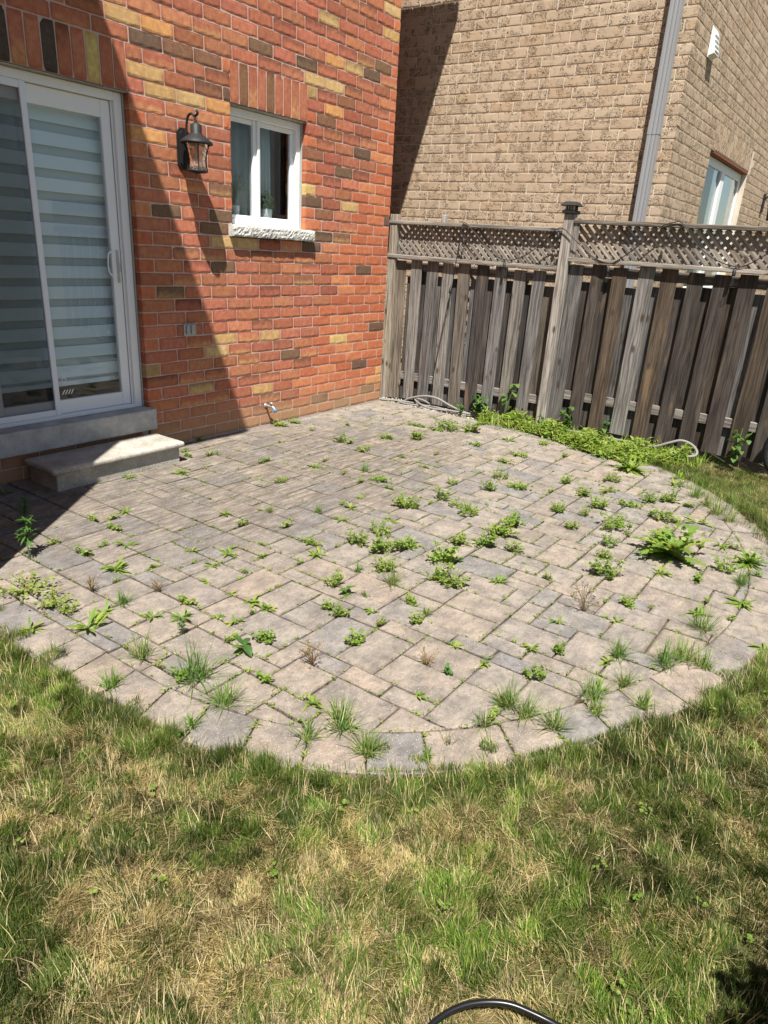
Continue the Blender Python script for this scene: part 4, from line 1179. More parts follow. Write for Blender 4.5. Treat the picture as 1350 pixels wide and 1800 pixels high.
WEEDS = """
B -3.992 -0.387 0.146;R -4.337 -0.191 0.104;U -4.553 -0.775 0.166;U -4.783 -1.211 0.206;K -4.565 -1.119 0.083;K -4.587 -1.369 0.138;R -4.270 -1.430 0.115;K -4.269 -1.193 0.127;K -4.256 -0.991 0.103;K -4.144 -1.093 0.091;R -3.952 -1.002 0.098;R -4.604 -1.652 0.130;K -4.413 -1.425 0.066;P -4.867 -1.551 0.307;P -4.881 -1.751 0.176;C -4.921 -1.870 0.091;R -4.942 -2.038 0.159;R -5.122 -1.871 0.111;T -4.730 -1.978 0.103;R -4.835 -1.990 0.101;Y -4.772 -1.761 0.077;Y -4.547 -1.992 0.064;K -4.612 -1.812 0.048;K -4.472 -1.657 0.050;K -4.387 -1.748 0.047;R -4.168 -1.740 0.065;R -4.052 -1.918 0.115;R -4.175 -1.936 0.087;R -4.274 -2.088 0.066;R -4.281 -2.267 0.052;K -4.114 -2.145 0.049;R -3.918 -2.159 0.056;R -3.621 -1.464 0.095;K -3.661 -1.628 0.099;K -3.844 -1.959 0.052;K -4.519 -2.196 0.124;R -4.629 -2.284 0.098;U -4.716 -2.412 0.089;R -4.715 -2.203 0.087;R -4.496 -2.403 0.054;R -4.504 -2.480 0.075;R -4.321 -2.408 0.084;R -4.277 -2.507 0.072;K -4.387 -2.509 0.043;T -4.896 -2.414 0.152;K -4.925 -2.313 0.041;C -4.933 -2.649 0.072;T -4.906 -2.717 0.213;T -4.888 -2.904 0.159;B -4.644 -2.705 0.114;C -4.552 -2.700 0.081;K -4.618 -2.581 0.092;K -4.742 -2.903 0.098;K -4.943 -2.533 0.044;T -5.143 -2.519 0.119;T -5.107 -2.907 0.079;B -5.181 -2.924 0.056;C -1.785 -0.858 0.130;K -1.738 -0.973 0.130;K -1.792 -1.188 0.175;R -1.412 -1.036 0.134;C -1.122 -1.238 0.168;K -0.768 -0.957 0.236;C -0.589 -1.285 0.292;C -0.593 -1.453 0.210;K -0.941 -1.735 0.156;R -0.554 -1.871 0.135;K -0.691 -1.198 0.167;R -2.455 -1.186 0.098;K -2.427 -1.430 0.070;R -2.140 -0.592 0.074;K -2.658 -0.813 0.118;K -2.886 -1.253 0.142;T -2.239 -1.509 0.106;K -2.351 -1.749 0.178;K -2.535 -1.893 0.089;K -1.833 -1.789 0.091;C -2.029 -2.115 0.086;K -0.940 -2.175 0.182;K -1.160 -2.202 0.137;C -1.937 -2.424 0.128;K -1.733 -2.586 0.209;C -1.649 -2.366 0.116;R -2.964 -1.952 0.106;R -2.774 -1.907 0.070;K -2.960 -1.817 0.061;C -2.695 -2.175 0.154;C -2.661 -2.240 0.108;K -2.523 -2.285 0.059;C -2.388 -2.322 0.136;C -2.434 -2.437 0.094;T -2.481 -2.544 0.108;C -2.535 -2.639 0.128;T -3.403 -1.613 0.089;T -3.176 -1.842 0.081;R -3.197 -2.035 0.094;K -3.532 -1.906 0.118;K -3.621 -2.123 0.159;R -3.691 -2.270 0.128;K -3.915 -2.151 0.050;K -3.843 -2.292 0.056;T -3.688 -2.565 0.074;R -3.054 -2.278 0.100;C -3.408 -2.336 0.140;C -3.274 -2.352 0.129;C -3.375 -2.525 0.170;C -3.275 -2.560 0.146;R -3.201 -2.590 0.127;C -3.613 -2.666 0.141;T -3.706 -2.795 0.148;C -3.905 -2.578 0.112;B -3.950 -2.678 0.092;K -3.842 -2.779 0.052;K -3.526 -2.295 0.046;C -3.271 -2.830 0.200;C -3.509 -2.962 0.151;C -3.462 -3.053 0.139;C -3.035 -2.789 0.142;B -3.210 -2.973 0.064;C -2.905 -2.902 0.158;C -2.694 -2.893 0.201;C -2.484 -2.892 0.172;C -2.872 -3.082 0.116;R -3.325 -3.203 0.086;C -2.007 -2.913 0.106;C -2.003 -3.058 0.105;C -1.987 -3.167 0.088;C -2.211 -3.202 0.077;K -2.342 -3.177 0.068;C -1.524 -2.989 0.141;C -1.362 -2.853 0.118;K -1.360 -2.702 0.092;K -1.654 -2.772 0.087;K -1.042 -2.947 0.095;C -0.984 -3.063 0.115;D -0.658 -3.065 0.291;K -0.353 -2.737 0.170;K -0.290 -2.472 0.163;C -1.725 -3.180 0.151;K -1.314 -3.196 0.225;C -1.325 -3.396 0.134;C -1.212 -3.526 0.163;K -1.512 -3.345 0.182;C -1.644 -3.607 0.150;R -0.747 -3.450 0.176;R -1.525 -3.820 0.153;C -2.038 -3.436 0.258;D -2.249 -3.841 0.413;R -2.553 -3.857 0.118;C -2.142 -3.627 0.160;C -2.319 -3.493 0.111;C -2.495 -3.519 0.093;K -2.644 -3.502 0.062;C -2.833 -3.700 0.177;K -3.079 -3.391 0.076;C -3.036 -3.828 0.081;R -3.237 -3.843 0.065;Y -3.362 -3.677 0.146;R -3.451 -3.627 0.074;K -3.119 -3.736 0.046;K -3.024 -3.897 0.040;C -2.239 -4.142 0.132;D -2.049 -4.233 0.175;T -2.379 -4.259 0.142;R -2.655 -4.252 0.134;K -2.503 -4.093 0.132;K -2.645 -4.319 0.054;R -1.868 -4.046 0.119;R -2.925 -4.168 0.101;T -3.106 -4.198 0.181;T -3.418 -4.145 0.224;T -3.533 -4.119 0.163;T -3.611 -3.959 0.135;R -3.677 -3.847 0.080;C -3.749 -3.777 0.068;R -3.783 -3.632 0.079;C -3.999 -3.741 0.089;T -3.989 -3.973 0.161;R -3.875 -3.975 0.075;T -4.046 -4.042 0.105;T -3.814 -4.114 0.111;T -3.888 -4.173 0.124;T -4.254 -3.767 0.152;T -4.282 -3.826 0.150;T -4.333 -3.885 0.134;T -4.268 -3.723 0.092;T -3.492 -4.254 0.126;R -3.126 -4.468 0.108;T -4.922 -3.227 0.118;T -4.736 -3.284 0.122;T -4.858 -3.384 0.137;T -4.777 -3.542 0.136;T -4.788 -3.514 0.103;R -4.733 -3.148 0.085;R -4.434 -3.435 0.073;B -4.218 -3.435 0.073;Y -4.246 -3.338 0.088;R -4.089 -3.357 0.066;R -4.059 -3.528 0.070;C -4.282 -2.906 0.083;C -4.140 -2.786 0.076;C -4.157 -2.709 0.060;R -4.057 -2.895 0.065;K -4.084 -2.985 0.074;C -3.949 -3.082 0.070;C -3.854 -2.988 0.067;T -3.854 -3.091 0.072;K -4.271 -2.498 0.050;Y -4.554 -2.979 0.111;K -4.357 -3.661 0.095;T -4.447 -3.748 0.096;T -4.664 -3.692 0.054;R -2.601 -0.014 0.131;K -1.721 -0.092 0.196;K -1.538 -0.102 0.155;R -3.568 -0.456 0.086;K -3.340 -0.638 0.069;R -3.300 -0.639 0.129;K -2.920 -0.255 0.075;K -2.903 -0.335 0.103;K -2.844 -0.432 0.084;K -2.743 -0.438 0.066;K -2.285 -1.158 0.073;K -2.503 -1.694 0.075;K -1.747 -1.503 0.085;K -1.438 -1.673 0.078;K -1.272 -1.081 0.084;K -1.128 -0.505 0.078;K -1.630 -0.503 0.074;K -0.084 -1.383 0.142;K -0.349 -2.159 0.164;K -0.603 -2.435 0.115;C -0.226 -2.901 0.162;T -0.902 -3.710 0.189;T -1.221 -3.898 0.205;T -1.351 -3.999 0.174;T -1.067 -3.807 0.165;R -0.487 -3.438 0.153;K -1.955 -3.929 0.094;K -1.664 -3.677 0.108;K -1.591 -3.522 0.102;K -1.213 -3.661 0.117;K -1.845 -4.109 0.079;K -2.172 -4.293 0.067;K -2.749 -4.166 0.059;K -2.869 -4.300 0.064"""
KINDW = {'R': ('rosette_weed', 'leaf', 'star-shaped leafy weed sprouting from a paver joint'),
         'B': ('broadleaf_weed', 'leaf_dark', 'broad-leaved dark green weed in the patio joints'),
         'C': ('clover_weed', 'leaf', 'bushy clover-like weed with tiny round leaves on the patio'),
         'K': ('creeping_weed', 'leaf', 'low creeping weed spreading along a paver joint'),
         'P': ('spreading_weed', 'leaf_yellow', 'pale yellowish spreading weed with reddish stems at the left patio edge'),
         'T': ('grass_tuft', 'grass_t', 'tuft of wild grass growing between the pavers'),
         'D': ('thistle_weed', 'leaf', 'jagged-leaved thistle-like weed near the fence side of the patio'),
         'U': ('upright_weed', 'leaf_dark', 'upright narrow-leaved weed at the shaded left edge of the patio'),
         'Y': ('dried_weed', 'leaf_dry', 'withered brown weed on the pavers')}
MAT['grass_t'] = leaf('tuft_blade', [(0, (.075,.15,.03)), (.45, (.12,.22,.04)), (.8, (.20,.26,.07)), (1, (.36,.31,.14))], .5, .3)
SPECIAL = {}
def pick_special(lst):
    big = {}
    for i, (k, x, y, s_) in enumerate(lst):
        big.setdefault(k, []).append((s_, i))
    return big
wl = [(a.split()[0],)+tuple(float(v) for v in a.split()[1:]) for a in WEEDS.strip().split(';')]
protos = {}
uniq = {  # weeds that stand out, by order in their kind
    ('D', 1): 'largest weed on the patio, a jagged-leaved thistle with drooping leaves', ('D', 0): 'flat jagged-leaved weed at the patio edge below the fence boards',
    ('D', 2): 'jagged-leaved weed at the right edge beyond the large thistle', ('U', 0): 'upright narrow-leaved weed standing in the shade near the step',
    ('U', 1): 'upright narrow-leaved weed with a bare stem just outside the shade edge', ('U', 2): 'small upright dark weed among the near left pavers',
    ('P', 0): 'pale spreading weed at the left patio edge, the larger one', ('P', 1): 'smaller reddish-stemmed weed beside the pale spreading weed',
    ('B', 0): 'broad-leaved weed at the front left corner of the concrete step', ('B', 1): 'broad-leaved weed between the two near left grass tufts',
    ('B', 2): 'single long-leaved weed at the lawn edge in the near left', ('B', 3): 'broad-leaved weed left of the clover clump mid patio', ('B', 4): 'narrow leaf sprig beside the dense clover clump', ('B', 5): 'broad-leaved weed in the near middle pavers',
    ('Y', 3): 'bushy withered brown weed right of the patio middle'}
order_k = {}; placed = []
EDGES = [(*pg[i], *pg[(i+1) % len(pg)]) for pg, key in polys for i in range(len(pg)) if math.hypot(pg[i][0]-pg[(i+1) % len(pg)][0], pg[i][1]-pg[(i+1) % len(pg)][1]) > .06]
for i, (k, x, y, s_) in enumerate(wl):
    idx = order_k.get(k, 0); order_k[k] = idx+1
    nm, mt, lab = KINDW[k]
    bucket = 0 if s_ < .085 else (1 if s_ < .14 else (2 if s_ < .22 else 3))
    key = (k, bucket, rq.randrange(4)) if k in 'RCKT' else (k, bucket, i)
    if key not in protos:
        ss = [.065, .11, .17, .27][bucket]
        me = weed(k, 5000+len(protos), ss).mesh(nm)
        mm_ = MAT[mt] if not (k == 'K' and len(protos) % 4 == 0) else MAT['leaf_yellow']
        me.materials.append(mm_); protos[key] = (me, ss)
    me, ss = protos[key]
    bd, bx_, by_, ba_ = 9, x, y, 0.0
    for (ax_, ay_, cx2, cy2) in EDGES:
        ex, ey = cx2-ax_, cy2-ay_; tt = max(0.08, min(.92, ((x-ax_)*ex+(y-ay_)*ey)/(ex*ex+ey*ey))); qx, qy = ax_+ex*tt, ay_+ey*tt; d_ = math.hypot(qx-x, qy-y)
        if d_ < bd: bd, bx_, by_, ba_ = d_, qx, qy, math.atan2(ey, ex)
    if bd < .13: x, y = bx_, by_
    o = link(nm, me); o.location = (x, y, -.004); f = s_/ss; f *= {'R': 1.12, 'U': .68, 'T': .85}.get(k, 1.0); o.scale = (f*1.16, f*1.16, f*1.32)
    o.rotation_euler = (0, 0, rq.uniform(0, 6.283) if k != 'K' else ba_+rq.choice([0, math.pi])+rq.uniform(-.12, .12))
    placed.append((o, k, x, y, uniq.get((k, idx))))

# every weed is named by its nearness to something one can find
ORD = ['nearest', 'second nearest', 'third nearest', 'fourth nearest', 'fifth nearest', 'sixth nearest', 'seventh nearest', 'eighth nearest', 'ninth nearest', 'tenth nearest', 'eleventh nearest', 'twelfth nearest', 'thirteenth nearest', 'fourteenth nearest', 'fifteenth nearest', 'sixteenth nearest'] + [a+' nearest' for a in ('seventeenth', 'eighteenth', 'nineteenth', 'twentieth', 'twenty-first', 'twenty-second', 'twenty-third', 'twenty-fourth', 'twenty-fifth', 'twenty-sixth', 'twenty-seventh', 'twenty-eighth')]
MARK = {'the concrete step': (-3.6, -.42), 'the garden tap': (-1.8, -.05), 'the red house corner': (0, 0), 'the fence middle post': (.2, -1.88), 'the largest thistle weed': None,
        'the pale spreading weed': None, 'the bushy withered weed': None, 'the bicycle tyre': (.08, -4.0), 'the black garden hose': (-5.35, -4.2), 'the bare-stemmed upright weed': None, 'the near patio rim': (-4.85, -3.6)}
for o, k, x, y, u_ in placed:
    if u_ and u_.startswith('largest weed'): MARK['the largest thistle weed'] = (x, y)
    if u_ and 'the larger one' in u_: MARK['the pale spreading weed'] = (x, y)
    if u_ and 'bushy withered' in u_: MARK['the bushy withered weed'] = (x, y)
    if u_ and 'bare stem' in u_: MARK['the bare-stemmed upright weed'] = (x, y)
SHORT = {'R': 'star-shaped leafy weed', 'C': 'clover-like weed', 'K': 'low creeping weed', 'T': 'wild grass tuft', 'Y': 'withered brown weed', 'B': 'broad-leaved weed', 'P': 'pale weed', 'D': 'thistle weed', 'U': 'upright weed'}
rank = {}
for kk in set(p[1] for p in placed):
    L_ = [p for p in placed if p[1] == kk]
    for mk, (mx, my) in MARK.items():
        for n_, p in enumerate(sorted(L_, key=lambda p: math.hypot(p[2]-mx, p[3]-my))): rank.setdefault(p[0].name, []).append((n_, mk))
for o, k, x, y, u_ in placed:
    n_, mk = min(rank[o.name])
    lab = u_ or ('%s, %s of its kind to %s' % (SHORT[k], ORD[n_], mk))
    tag(o, lab, 'weed' if k != 'T' else 'grass tuft', 'weeds in the patio joints' if k != 'T' else 'grass tufts in the patio joints')

# tall leafy plants at the fence foot
def fence_plant(loc, h, n, lw, seed, label, name='fence_plant'):
    rq = random.Random(seed); root = tag(empty(name, loc), label, 'plant', 'leafy plants at the fence foot'); U = rq.uniform
    m = MB(); tops = []
    for k in range(max(2, n//6)):
        a = U(0, 6.283); t_ = (math.cos(a)*h*.22, math.sin(a)*h*.3, h*U(.75,1)); m.tube([(0,0,0),(t_[0]*.3,t_[1]*.3,h*.5),t_], [.004,.0035,.002], 5); tops.append(t_)
    m.build('stem', MAT['leaf_dark'], root)
    m = MB()
    for k in range(n):
        t_ = rq.choice(tops); f = U(.25, 1); a = U(0, 6.283); el = U(-.3, .5); L = lw*U(.7, 1.15)
        add_leaf(m, (t_[0]*f, t_[1]*f, t_[2]*f), (math.cos(a)*math.cos(el), math.sin(a)*math.cos(el), math.sin(el)), L, L*.72, U(.7,1.5), (.75,1,.85,.5,.04), .2)
    m.build('leaves', MAT['leaf_dark'], root)
fence_plant((.13, -1.18, 0), .27, 26, .085, 1, 'large-leaved dark plant at the fence left of the middle post')
fence_plant((.14, -1.50, 0), .40, 9, .085, 2, 'thin climbing plant with few big leaves against the fence boards')
fence_plant((.12, -1.95, .0), .20, 16, .045, 3, 'small leafy plant at the foot of the middle fence post')
fence_plant((.10, -2.22, .0), .34, 22, .075, 4, 'tall leafy weed rising from the green strip right of the middle post')
fence_plant((.08, -2.52, .0), .26, 18, .06, 5, 'leafy weed in the green strip below the fence right half')
fence_plant((.12, -3.72, .05), .34, 24, .07, 6, 'leafy green plant beside the bicycle tyre')
fence_plant((.02, -1.05, 0), .16, 24, .045, 7, 'low leafy plant before the hose near the house corner')

# green strip of ground cover along the fence
gc = MB(); rq = random.Random(8)
for k in range(9500):
    y = rq.uniform(-3.35, -1.25); u = (y+1.25)/-2.1
    xm = -.02 - .16*math.exp(-((y+2.25)/.5)**2) - .38*math.exp(-((y+2.85)/.42)**2)
    x = rq.triangular(xm, .27, xm+.12)
    if rq.random() > .45+.6*min(1, u*3): continue
    hgt = rq.uniform(.005, .15)*(1-.6*rq.random())*(.45+.75*math.sin(y*7.3+1)**2)*(.35+.65*min(1, max(0, (x-xm)/.16)))
    if rq.random() < .55:
        a = rq.uniform(0, 6.283); el = rq.uniform(.0, 1.0); L = rq.choice([.016, .022, .03, .045, .065])*rq.uniform(.8, 1.2)
        add_leaf(gc, (x, y, hgt), (math.cos(a)*math.cos(el), math.sin(a)*math.cos(el), math.sin(el)), L, L*rq.uniform(.25,.6), rq.uniform(.4,1.1), (.7,1,.7,.05))
    else:
        for q in range(4): add_disc(gc, (x+rq.uniform(-.015,.015), y+rq.uniform(-.015,.015), hgt+rq.uniform(0,.015)), (rq.uniform(-.7,.7), rq.uniform(-.7,.7), 1), rq.uniform(.005,.011), rq)
for k in range(1500):
    y = rq.uniform(-3.5, -1.3); x = rq.uniform(-.12 - .3*math.exp(-((y+2.85)/.42)**2), .24); a = rq.uniform(0, 6.283); el = rq.uniform(.5, 1.5); L = rq.uniform(.05, .15)
    add_leaf(gc, (x, y, 0), (math.cos(a)*math.cos(el), math.sin(a)*math.cos(el), math.sin(el)), L, rq.uniform(.003, .011), rq.uniform(.3, 1.0), (1, .85, .5, .05), .1)
tag(gc.build('ground_cover', MAT['leaf']), 'dense green weeds covering the strip along the fence foot', 'ground cover', kind='stuff')

# sprouts and moss scattered in the joints
js = MB(); rq = random.Random(9); cxs = []
for (pg, key) in polys:
    n = len(pg)
    for i in range(n):
        p, q = pg[i], pg[(i+1) % n]; L = math.hypot(q[0]-p[0], q[1]-p[1])
        if L < .05: continue
        dens = .5+.5*math.sin(p[0]*3.1+1.3)*math.sin(p[1]*2.7+.4)
        for k in range(int(L*34)):
            if rq.random() > .16+.5*dens**2: continue
            f = rq.random(); x, y = p[0]+(q[0]-p[0])*f, p[1]+(q[1]-p[1])*f
            cl = rq.randint(2, 7)
            if rq.random() < .16:
                for c_ in range(rq.randint(2, 5)):
                    a = rq.uniform(0, 6.283); el = rq.uniform(.2, 1.2); L2 = rq.uniform(.010, .028)
                    add_leaf(js, (x+rq.gauss(0,.004), y+rq.gauss(0,.004), 0), (math.cos(a)*math.cos(el), math.sin(a)*math.cos(el), math.sin(el)), L2, L2*rq.uniform(.15,.4), .7, (.8,1,.6,.05))
            for c_ in range(cl):
                add_disc(js, (x+rq.gauss(0,.006), y+rq.gauss(0,.006), .0005+rq.uniform(0,.009)), (rq.uniform(-.7,.7), rq.uniform(-.7,.7), 1), rq.uniform(.0018,.0052), rq, 4)
tag(js.build('joint_sprouts', MAT['leaf']), 'tiny green sprouts and moss in the paver joints', 'moss', kind='stuff')

# dead bits lying in the joints and on the stones
lt = MB(); rq = random.Random(19)
for (ax_, ay_, cx2, cy2) in EDGES:
    for k in range(rq.randint(0, 4)):
        f = rq.random(); x, y = ax_+(cx2-ax_)*f+rq.gauss(0, .012), ay_+(cy2-ay_)*f+rq.gauss(0, .012); a = rq.uniform(0, 6.283); L2 = rq.uniform(.006, .03)
        add_leaf(lt, (x, y, .003), (math.cos(a), math.sin(a), rq.uniform(-.02, .12)), L2, rq.uniform(.0012, .004), .05, (1, .8, .3), .1)
tag(lt.build('joint_litter', MAT['leaf_dry']), 'dry straw bits and leaf litter scattered along the paver joints', 'litter', kind='stuff')

# potted plants on the inner window ledge
def potted(loc, label, bushy=True, seed=1):
    rq = random.Random(seed); root = tag(empty('potted_plant', loc), label, 'potted plant', 'potted plants inside the kitchen window'); U = rq.uniform
    m = MB(); m.lathe([(0,0),(.040,0),(.046,.01),(.052,.075),(.050,.078),(.044,.07),(0,.068)], 20); m.build('pot', MAT['pot_white'], root)
    m = MB()
    if bushy:
        for k in range(240):
            a = U(0,6.283); r_ = U(.01,.095); z = .08+U(0,.14)*(1-(r_/.12)**2)
            add_leaf(m, (math.cos(a)*r_*.8, math.sin(a)*r_*.6, z), (math.cos(a), math.sin(a), U(-.2,.9)), U(.02,.035), .017, .6, (.8,1,.7,.05))
    else:
        for k in range(26):
            a = U(0,6.283); r_ = U(.05,.16)
            m.tube([(0,0,.07),(math.cos(a)*r_*.4, math.sin(a)*r_*.3, .2),(math.cos(a)*r_, math.sin(a)*r_*.5, U(.2,.34))], .0014, 4, False, False)
            for q in range(4): add_leaf(m, (math.cos(a)*r_*U(.5,1), math.sin(a)*r_*.5, U(.12,.3)), (math.cos(a), math.sin(a), .3), .03, .012, .4, (.8,1,.7,.05))
    m.build('foliage', MAT['leaf_dark'], root)
potted((-1.575, .205, WIN[2]+.0685), 'bushy green plant in a white pot behind the right kitchen window pane', True, 1)
potted((-1.96, .205, WIN[2]+.0685), 'wispy branching plant in a pot behind the left kitchen window pane', False, 2)

# ================================================================== BICYCLE (only its tyre reaches into the picture)
BR = .275
bk = tag(empty('bicycle', (.075, -4.195, -.02)), 'bicycle leaning by the fence, knobbly black tyre at the right edge', 'bicycle')
bk.rotation_euler = (0, math.radians(7), 0)
def wheel(y):
    w = empty('wheel', (0, y, BR), bk)
    m = MB(); n = 44; prof = [(0,.026),(.018,.020),(.025,.004),(.020,-.010),(.012,-.016),(-.012,-.016),(-.020,-.010),(-.025,.004),(-.018,.020)]
    vs = []; fs = []
    for k in range(n):
        a = 2*math.pi*k/n
        for (px_, pr_) in prof: vs.append((px_, (BR-.026+pr_)*math.cos(a), (BR-.026+pr_)*math.sin(a)))
    q = len(prof)
    for k in range(n):
        for i in range(q): fs.append((k*q+i, k*q+(i+1) % q, ((k+1) % n)*q+(i+1) % q, ((k+1) % n)*q+i))
    m.add(vs, fs, True)
    for k in range(n*2):
        a = 2*math.pi*(k+.5)/(n*2)
        for sx in (-.013, .013):
            ca, sa = math.cos(a), math.sin(a); r1, r2 = BR-.004, BR+.003; da = .020
            P4 = [(sx-.008, r1, -da), (sx+.008, r1, -da), (sx+.008, r1, da), (sx-.008, r1, da)]
            vv = []
            for rr_ in (BR-.006, BR+.003):
                for (xx, _, d_) in P4: vv.append((xx, rr_*math.cos(a+d_*.9), rr_*math.sin(a+d_*.9)))
            m.add(vv, [(4,5,6,7),(0,1,5,4),(1,2,6,5),(2,3,7,6),(3,0,4,7)])
    m.build('tyre', MAT['black_rubber'], w)
    m = MB(); vs = []; fs = []
    for k in range(n):
        a = 2*math.pi*k/n
        for (px_, rr_) in ((-.012, BR-.044), (.012, BR-.044), (.012, BR-.058), (-.012, BR-.058)): vs.append((px_, rr_*math.cos(a), rr_*math.sin(a)))
    for k in range(n):
        for i in range(4): fs.append((k*4+i, k*4+(i+1) % 4, ((k+1) % n)*4+(i+1) % 4, ((k+1) % n)*4+i))
    m.add(vs, fs); m.build('rim', MAT['steel'], w)
    m = MB()
    for k in range(20):
        a = 2*math.pi*k/20; m.tube([(.02*(-1)**k, .02*math.cos(a+.6), .02*math.sin(a+.6)), (0, (BR-.056)*math.cos(a), (BR-.056)*math.sin(a))], .001, 4, False, False)
    m.tube([(-.045,0,0),(.045,0,0)], .016, 10); m.build('spokes', MAT['steel'], w)
wheel(0.0); wheel(-.92)
m = MB(); HT, HBk, BB, ST = (0,-.17,.62), (0,-.15,.52), (0,-.52,.27), (0,-.62,.60)
for a_, b_, r_ in ((HT, HBk, .019), (HT, ST, .014), (HBk, BB, .018), (BB, ST, .015), (BB, (.05,-.92,BR), .009), (BB, (-.05,-.92,BR), .009), (ST, (.05,-.92,BR), .008), (ST, (-.05,-.92,BR), .008)): m.tube([a_, b_], r_, 8)
m.build('frame', MAT['blue_paint'], bk)
m = MB(); m.tube([HBk, (.055,-.12,.50), (.055,0,BR)], .011, 8); m.tube([HBk, (-.055,-.12,.50), (-.055,0,BR)], .011, 8); m.build('fork', MAT['black_metal'], bk)
m = MB(); m.tube(spline([(-.30,-.22,.76),(-.15,-.20,.75),(0,-.18,.73),(.15,-.20,.75),(.30,-.22,.76)], 4), .012, 8); m.tube([HT, (0,-.18,.73)], .012, 8); m.build('handlebar', MAT['black_metal'], bk)
m = MB(); m.tube([ST, (0,-.65,.70)], .012, 8); m.tube([(0,-.50,.72),(0,-.60,.725),(0,-.70,.73),(0,-.76,.735)], [.02,.035,.065,.05], 10); m.build('saddle', MAT['black_plastic'], bk)
m = MB(); m.tube([(.02,-.52,.27),(.03,-.52,.27)], .085, 20); m.tube([(.05,-.52,.27),(.06,-.46,.13)], .009, 6); m.tube([(-.03,-.52,.27),(-.06,-.58,.41)], .009, 6); m.build('crank', MAT['black_metal'], bk)

# ================================================================== SHRUB out of view, added to cast a shadow on the lawn corner
sh = tag(empty('shadow_shrub', (-5.26, -5.50, -.02)), 'unseen leafy shrub added to shade the lawn corner', 'shrub')
rq = random.Random(4); m = MB(); tw = []
for k in range(9):
    a = rq.uniform(0, 6.283); t_ = (math.cos(a)*.32*rq.random(), math.sin(a)*.32*rq.random(), rq.uniform(.7,1.15)); m.tube([(0,0,0),(t_[0]*.4,t_[1]*.4,.45),t_], [.018,.012,.005], 6); tw.append(t_)
m.build('branches', MAT['leaf_dry'], sh)
m = MB()
for k in range(4200):
    a, b_ = rq.uniform(0, 6.283), math.acos(rq.uniform(-1, 1)); r_ = .5*rq.uniform(.35, 1)**.5*(1+.18*math.sin(3*a+2*b_))
    c_ = (r_*math.sin(b_)*math.cos(a), r_*math.sin(b_)*math.sin(a), .72+.62*r_/.5*math.cos(b_)*.9)
    if c_[2] < .12: continue
    add_leaf(m, c_, (rq.uniform(-1,1), rq.uniform(-1,1), rq.uniform(-.2,.9)), rq.uniform(.04,.07), .03, .6, (.8,1,.7,.05))
m.build('crown', MAT['leaf_dark'], sh)

# ================================================================== LAWN
def vnoise(x, y, sc, seed):
    rg = np.random.default_rng(seed); v = np.zeros_like(x); tot = 0
    for o_ in range(4):
        for q in range(5):
            a = rg.uniform(0, 6.283); k = sc*2**o_*rg.uniform(.7, 1.3); ph = rg.uniform(0, 6.283)
            v += np.sin((x*math.cos(a)+y*math.sin(a))*k+ph)*.5**o_
        tot += .5**o_
    return v/(tot*2.2)
def edge_dist(x, y):
    """signed distance outside the paving"""
    a = np.arctan2(y-PC[1], x-PC[0]) % (2*math.pi)
    d = np.hypot(x-PC[0], y-PC[1])-np.interp(a, TH2, RT2)
    side = np.maximum(XL-x, x-XR)
    return np.where(y > PC[1], side, d)
def scatter(n, x0, x1, y0, y1):
    return RNG.uniform(x0, x1, n), RNG.uniform(y0, y1, n)
def blades(name, px_, py_, h, w, lean, az, col, bend):
    N = len(px_)
    dx, dy = np.cos(az), np.sin(az)
    sx, sy = -dy*0+np.cos(az+1.2), np.sin(az+1.2)
    z0 = np.where(edge_dist(px_, py_) < 0, -.002, -.014)
    def lvl(f, wf):
        out = h*np.sin(lean)*(f**(1+bend)) ; zz = h*np.cos(lean)*f*(1-.25*bend*f*np.sin(lean))
        cx, cy, cz = px_+dx*out, py_+dy*out, z0+zz
        if wf == 0: return [np.stack([cx, cy, cz], -1)]
        return [np.stack([cx-sx*w*wf/2, cy-sy*w*wf/2, cz], -1), np.stack([cx+sx*w*wf/2, cy+sy*w*wf/2, cz], -1)]
    L = lvl(0., 1.) + lvl(.5, .85) + lvl(1., 0)
    V = np.stack(L, 1).reshape(-1, 3)
    b = np.arange(N)*5
    loops = np.stack([b, b+1, b+3, b+2, b+2, b+3, b+4], -1).reshape(-1)
    me = bpy.data.meshes.new(name); me.vertices.add(len(V)); me.vertices.foreach_set('co', V.astype(np.float32).ravel())
    me.loops.add(len(loops)); me.loops.foreach_set('vertex_index', loops.astype(np.int32))
    st = np.stack([np.arange(N)*7, np.arange(N)*7+4], -1).ravel(); me.polygons.add(2*N); me.polygons.foreach_set('loop_start', st.astype(np.int32))
    me.update(calc_edges=True)
    at = me.color_attributes.new('blade', 'FLOAT_COLOR', 'POINT')
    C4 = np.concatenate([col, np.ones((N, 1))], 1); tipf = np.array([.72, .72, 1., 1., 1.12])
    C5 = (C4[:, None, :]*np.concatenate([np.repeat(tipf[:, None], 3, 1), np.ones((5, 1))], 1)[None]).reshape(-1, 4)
    at.data.foreach_set('color', C5.astype(np.float32).ravel())
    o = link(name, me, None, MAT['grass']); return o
parts = []
def region(n, x0, x1, y0, y1): parts.append(scatter(n, x0, x1, y0, y1))
region(880000, -6.15, -3.2, -5.05, -1.2)      # foreground lawn in view
region(110000, -3.3, .24, -4.95, -2.6)         # right of the patio to the fence
region(30000, -8.2, -5.2, -6.5, -1.4)         # beyond the left edge
region(26000, -5.2, .22, -7.2, -4.9)
fa = RNG.uniform(math.pi*.98, 2*math.pi, 52000); fd = np.interp(fa % (2*math.pi), TH2, RT2)+RNG.uniform(-.015, .075, len(fa))
parts.append((PC[0]+fd*np.cos(fa), PC[1]+fd*np.sin(fa)))      # turf crowding the paving rim
X = np.concatenate([p[0] for p in parts]); Y = np.concatenate([p[1] for p in parts])
edge = vnoise(X, Y, 14, 3)*.055
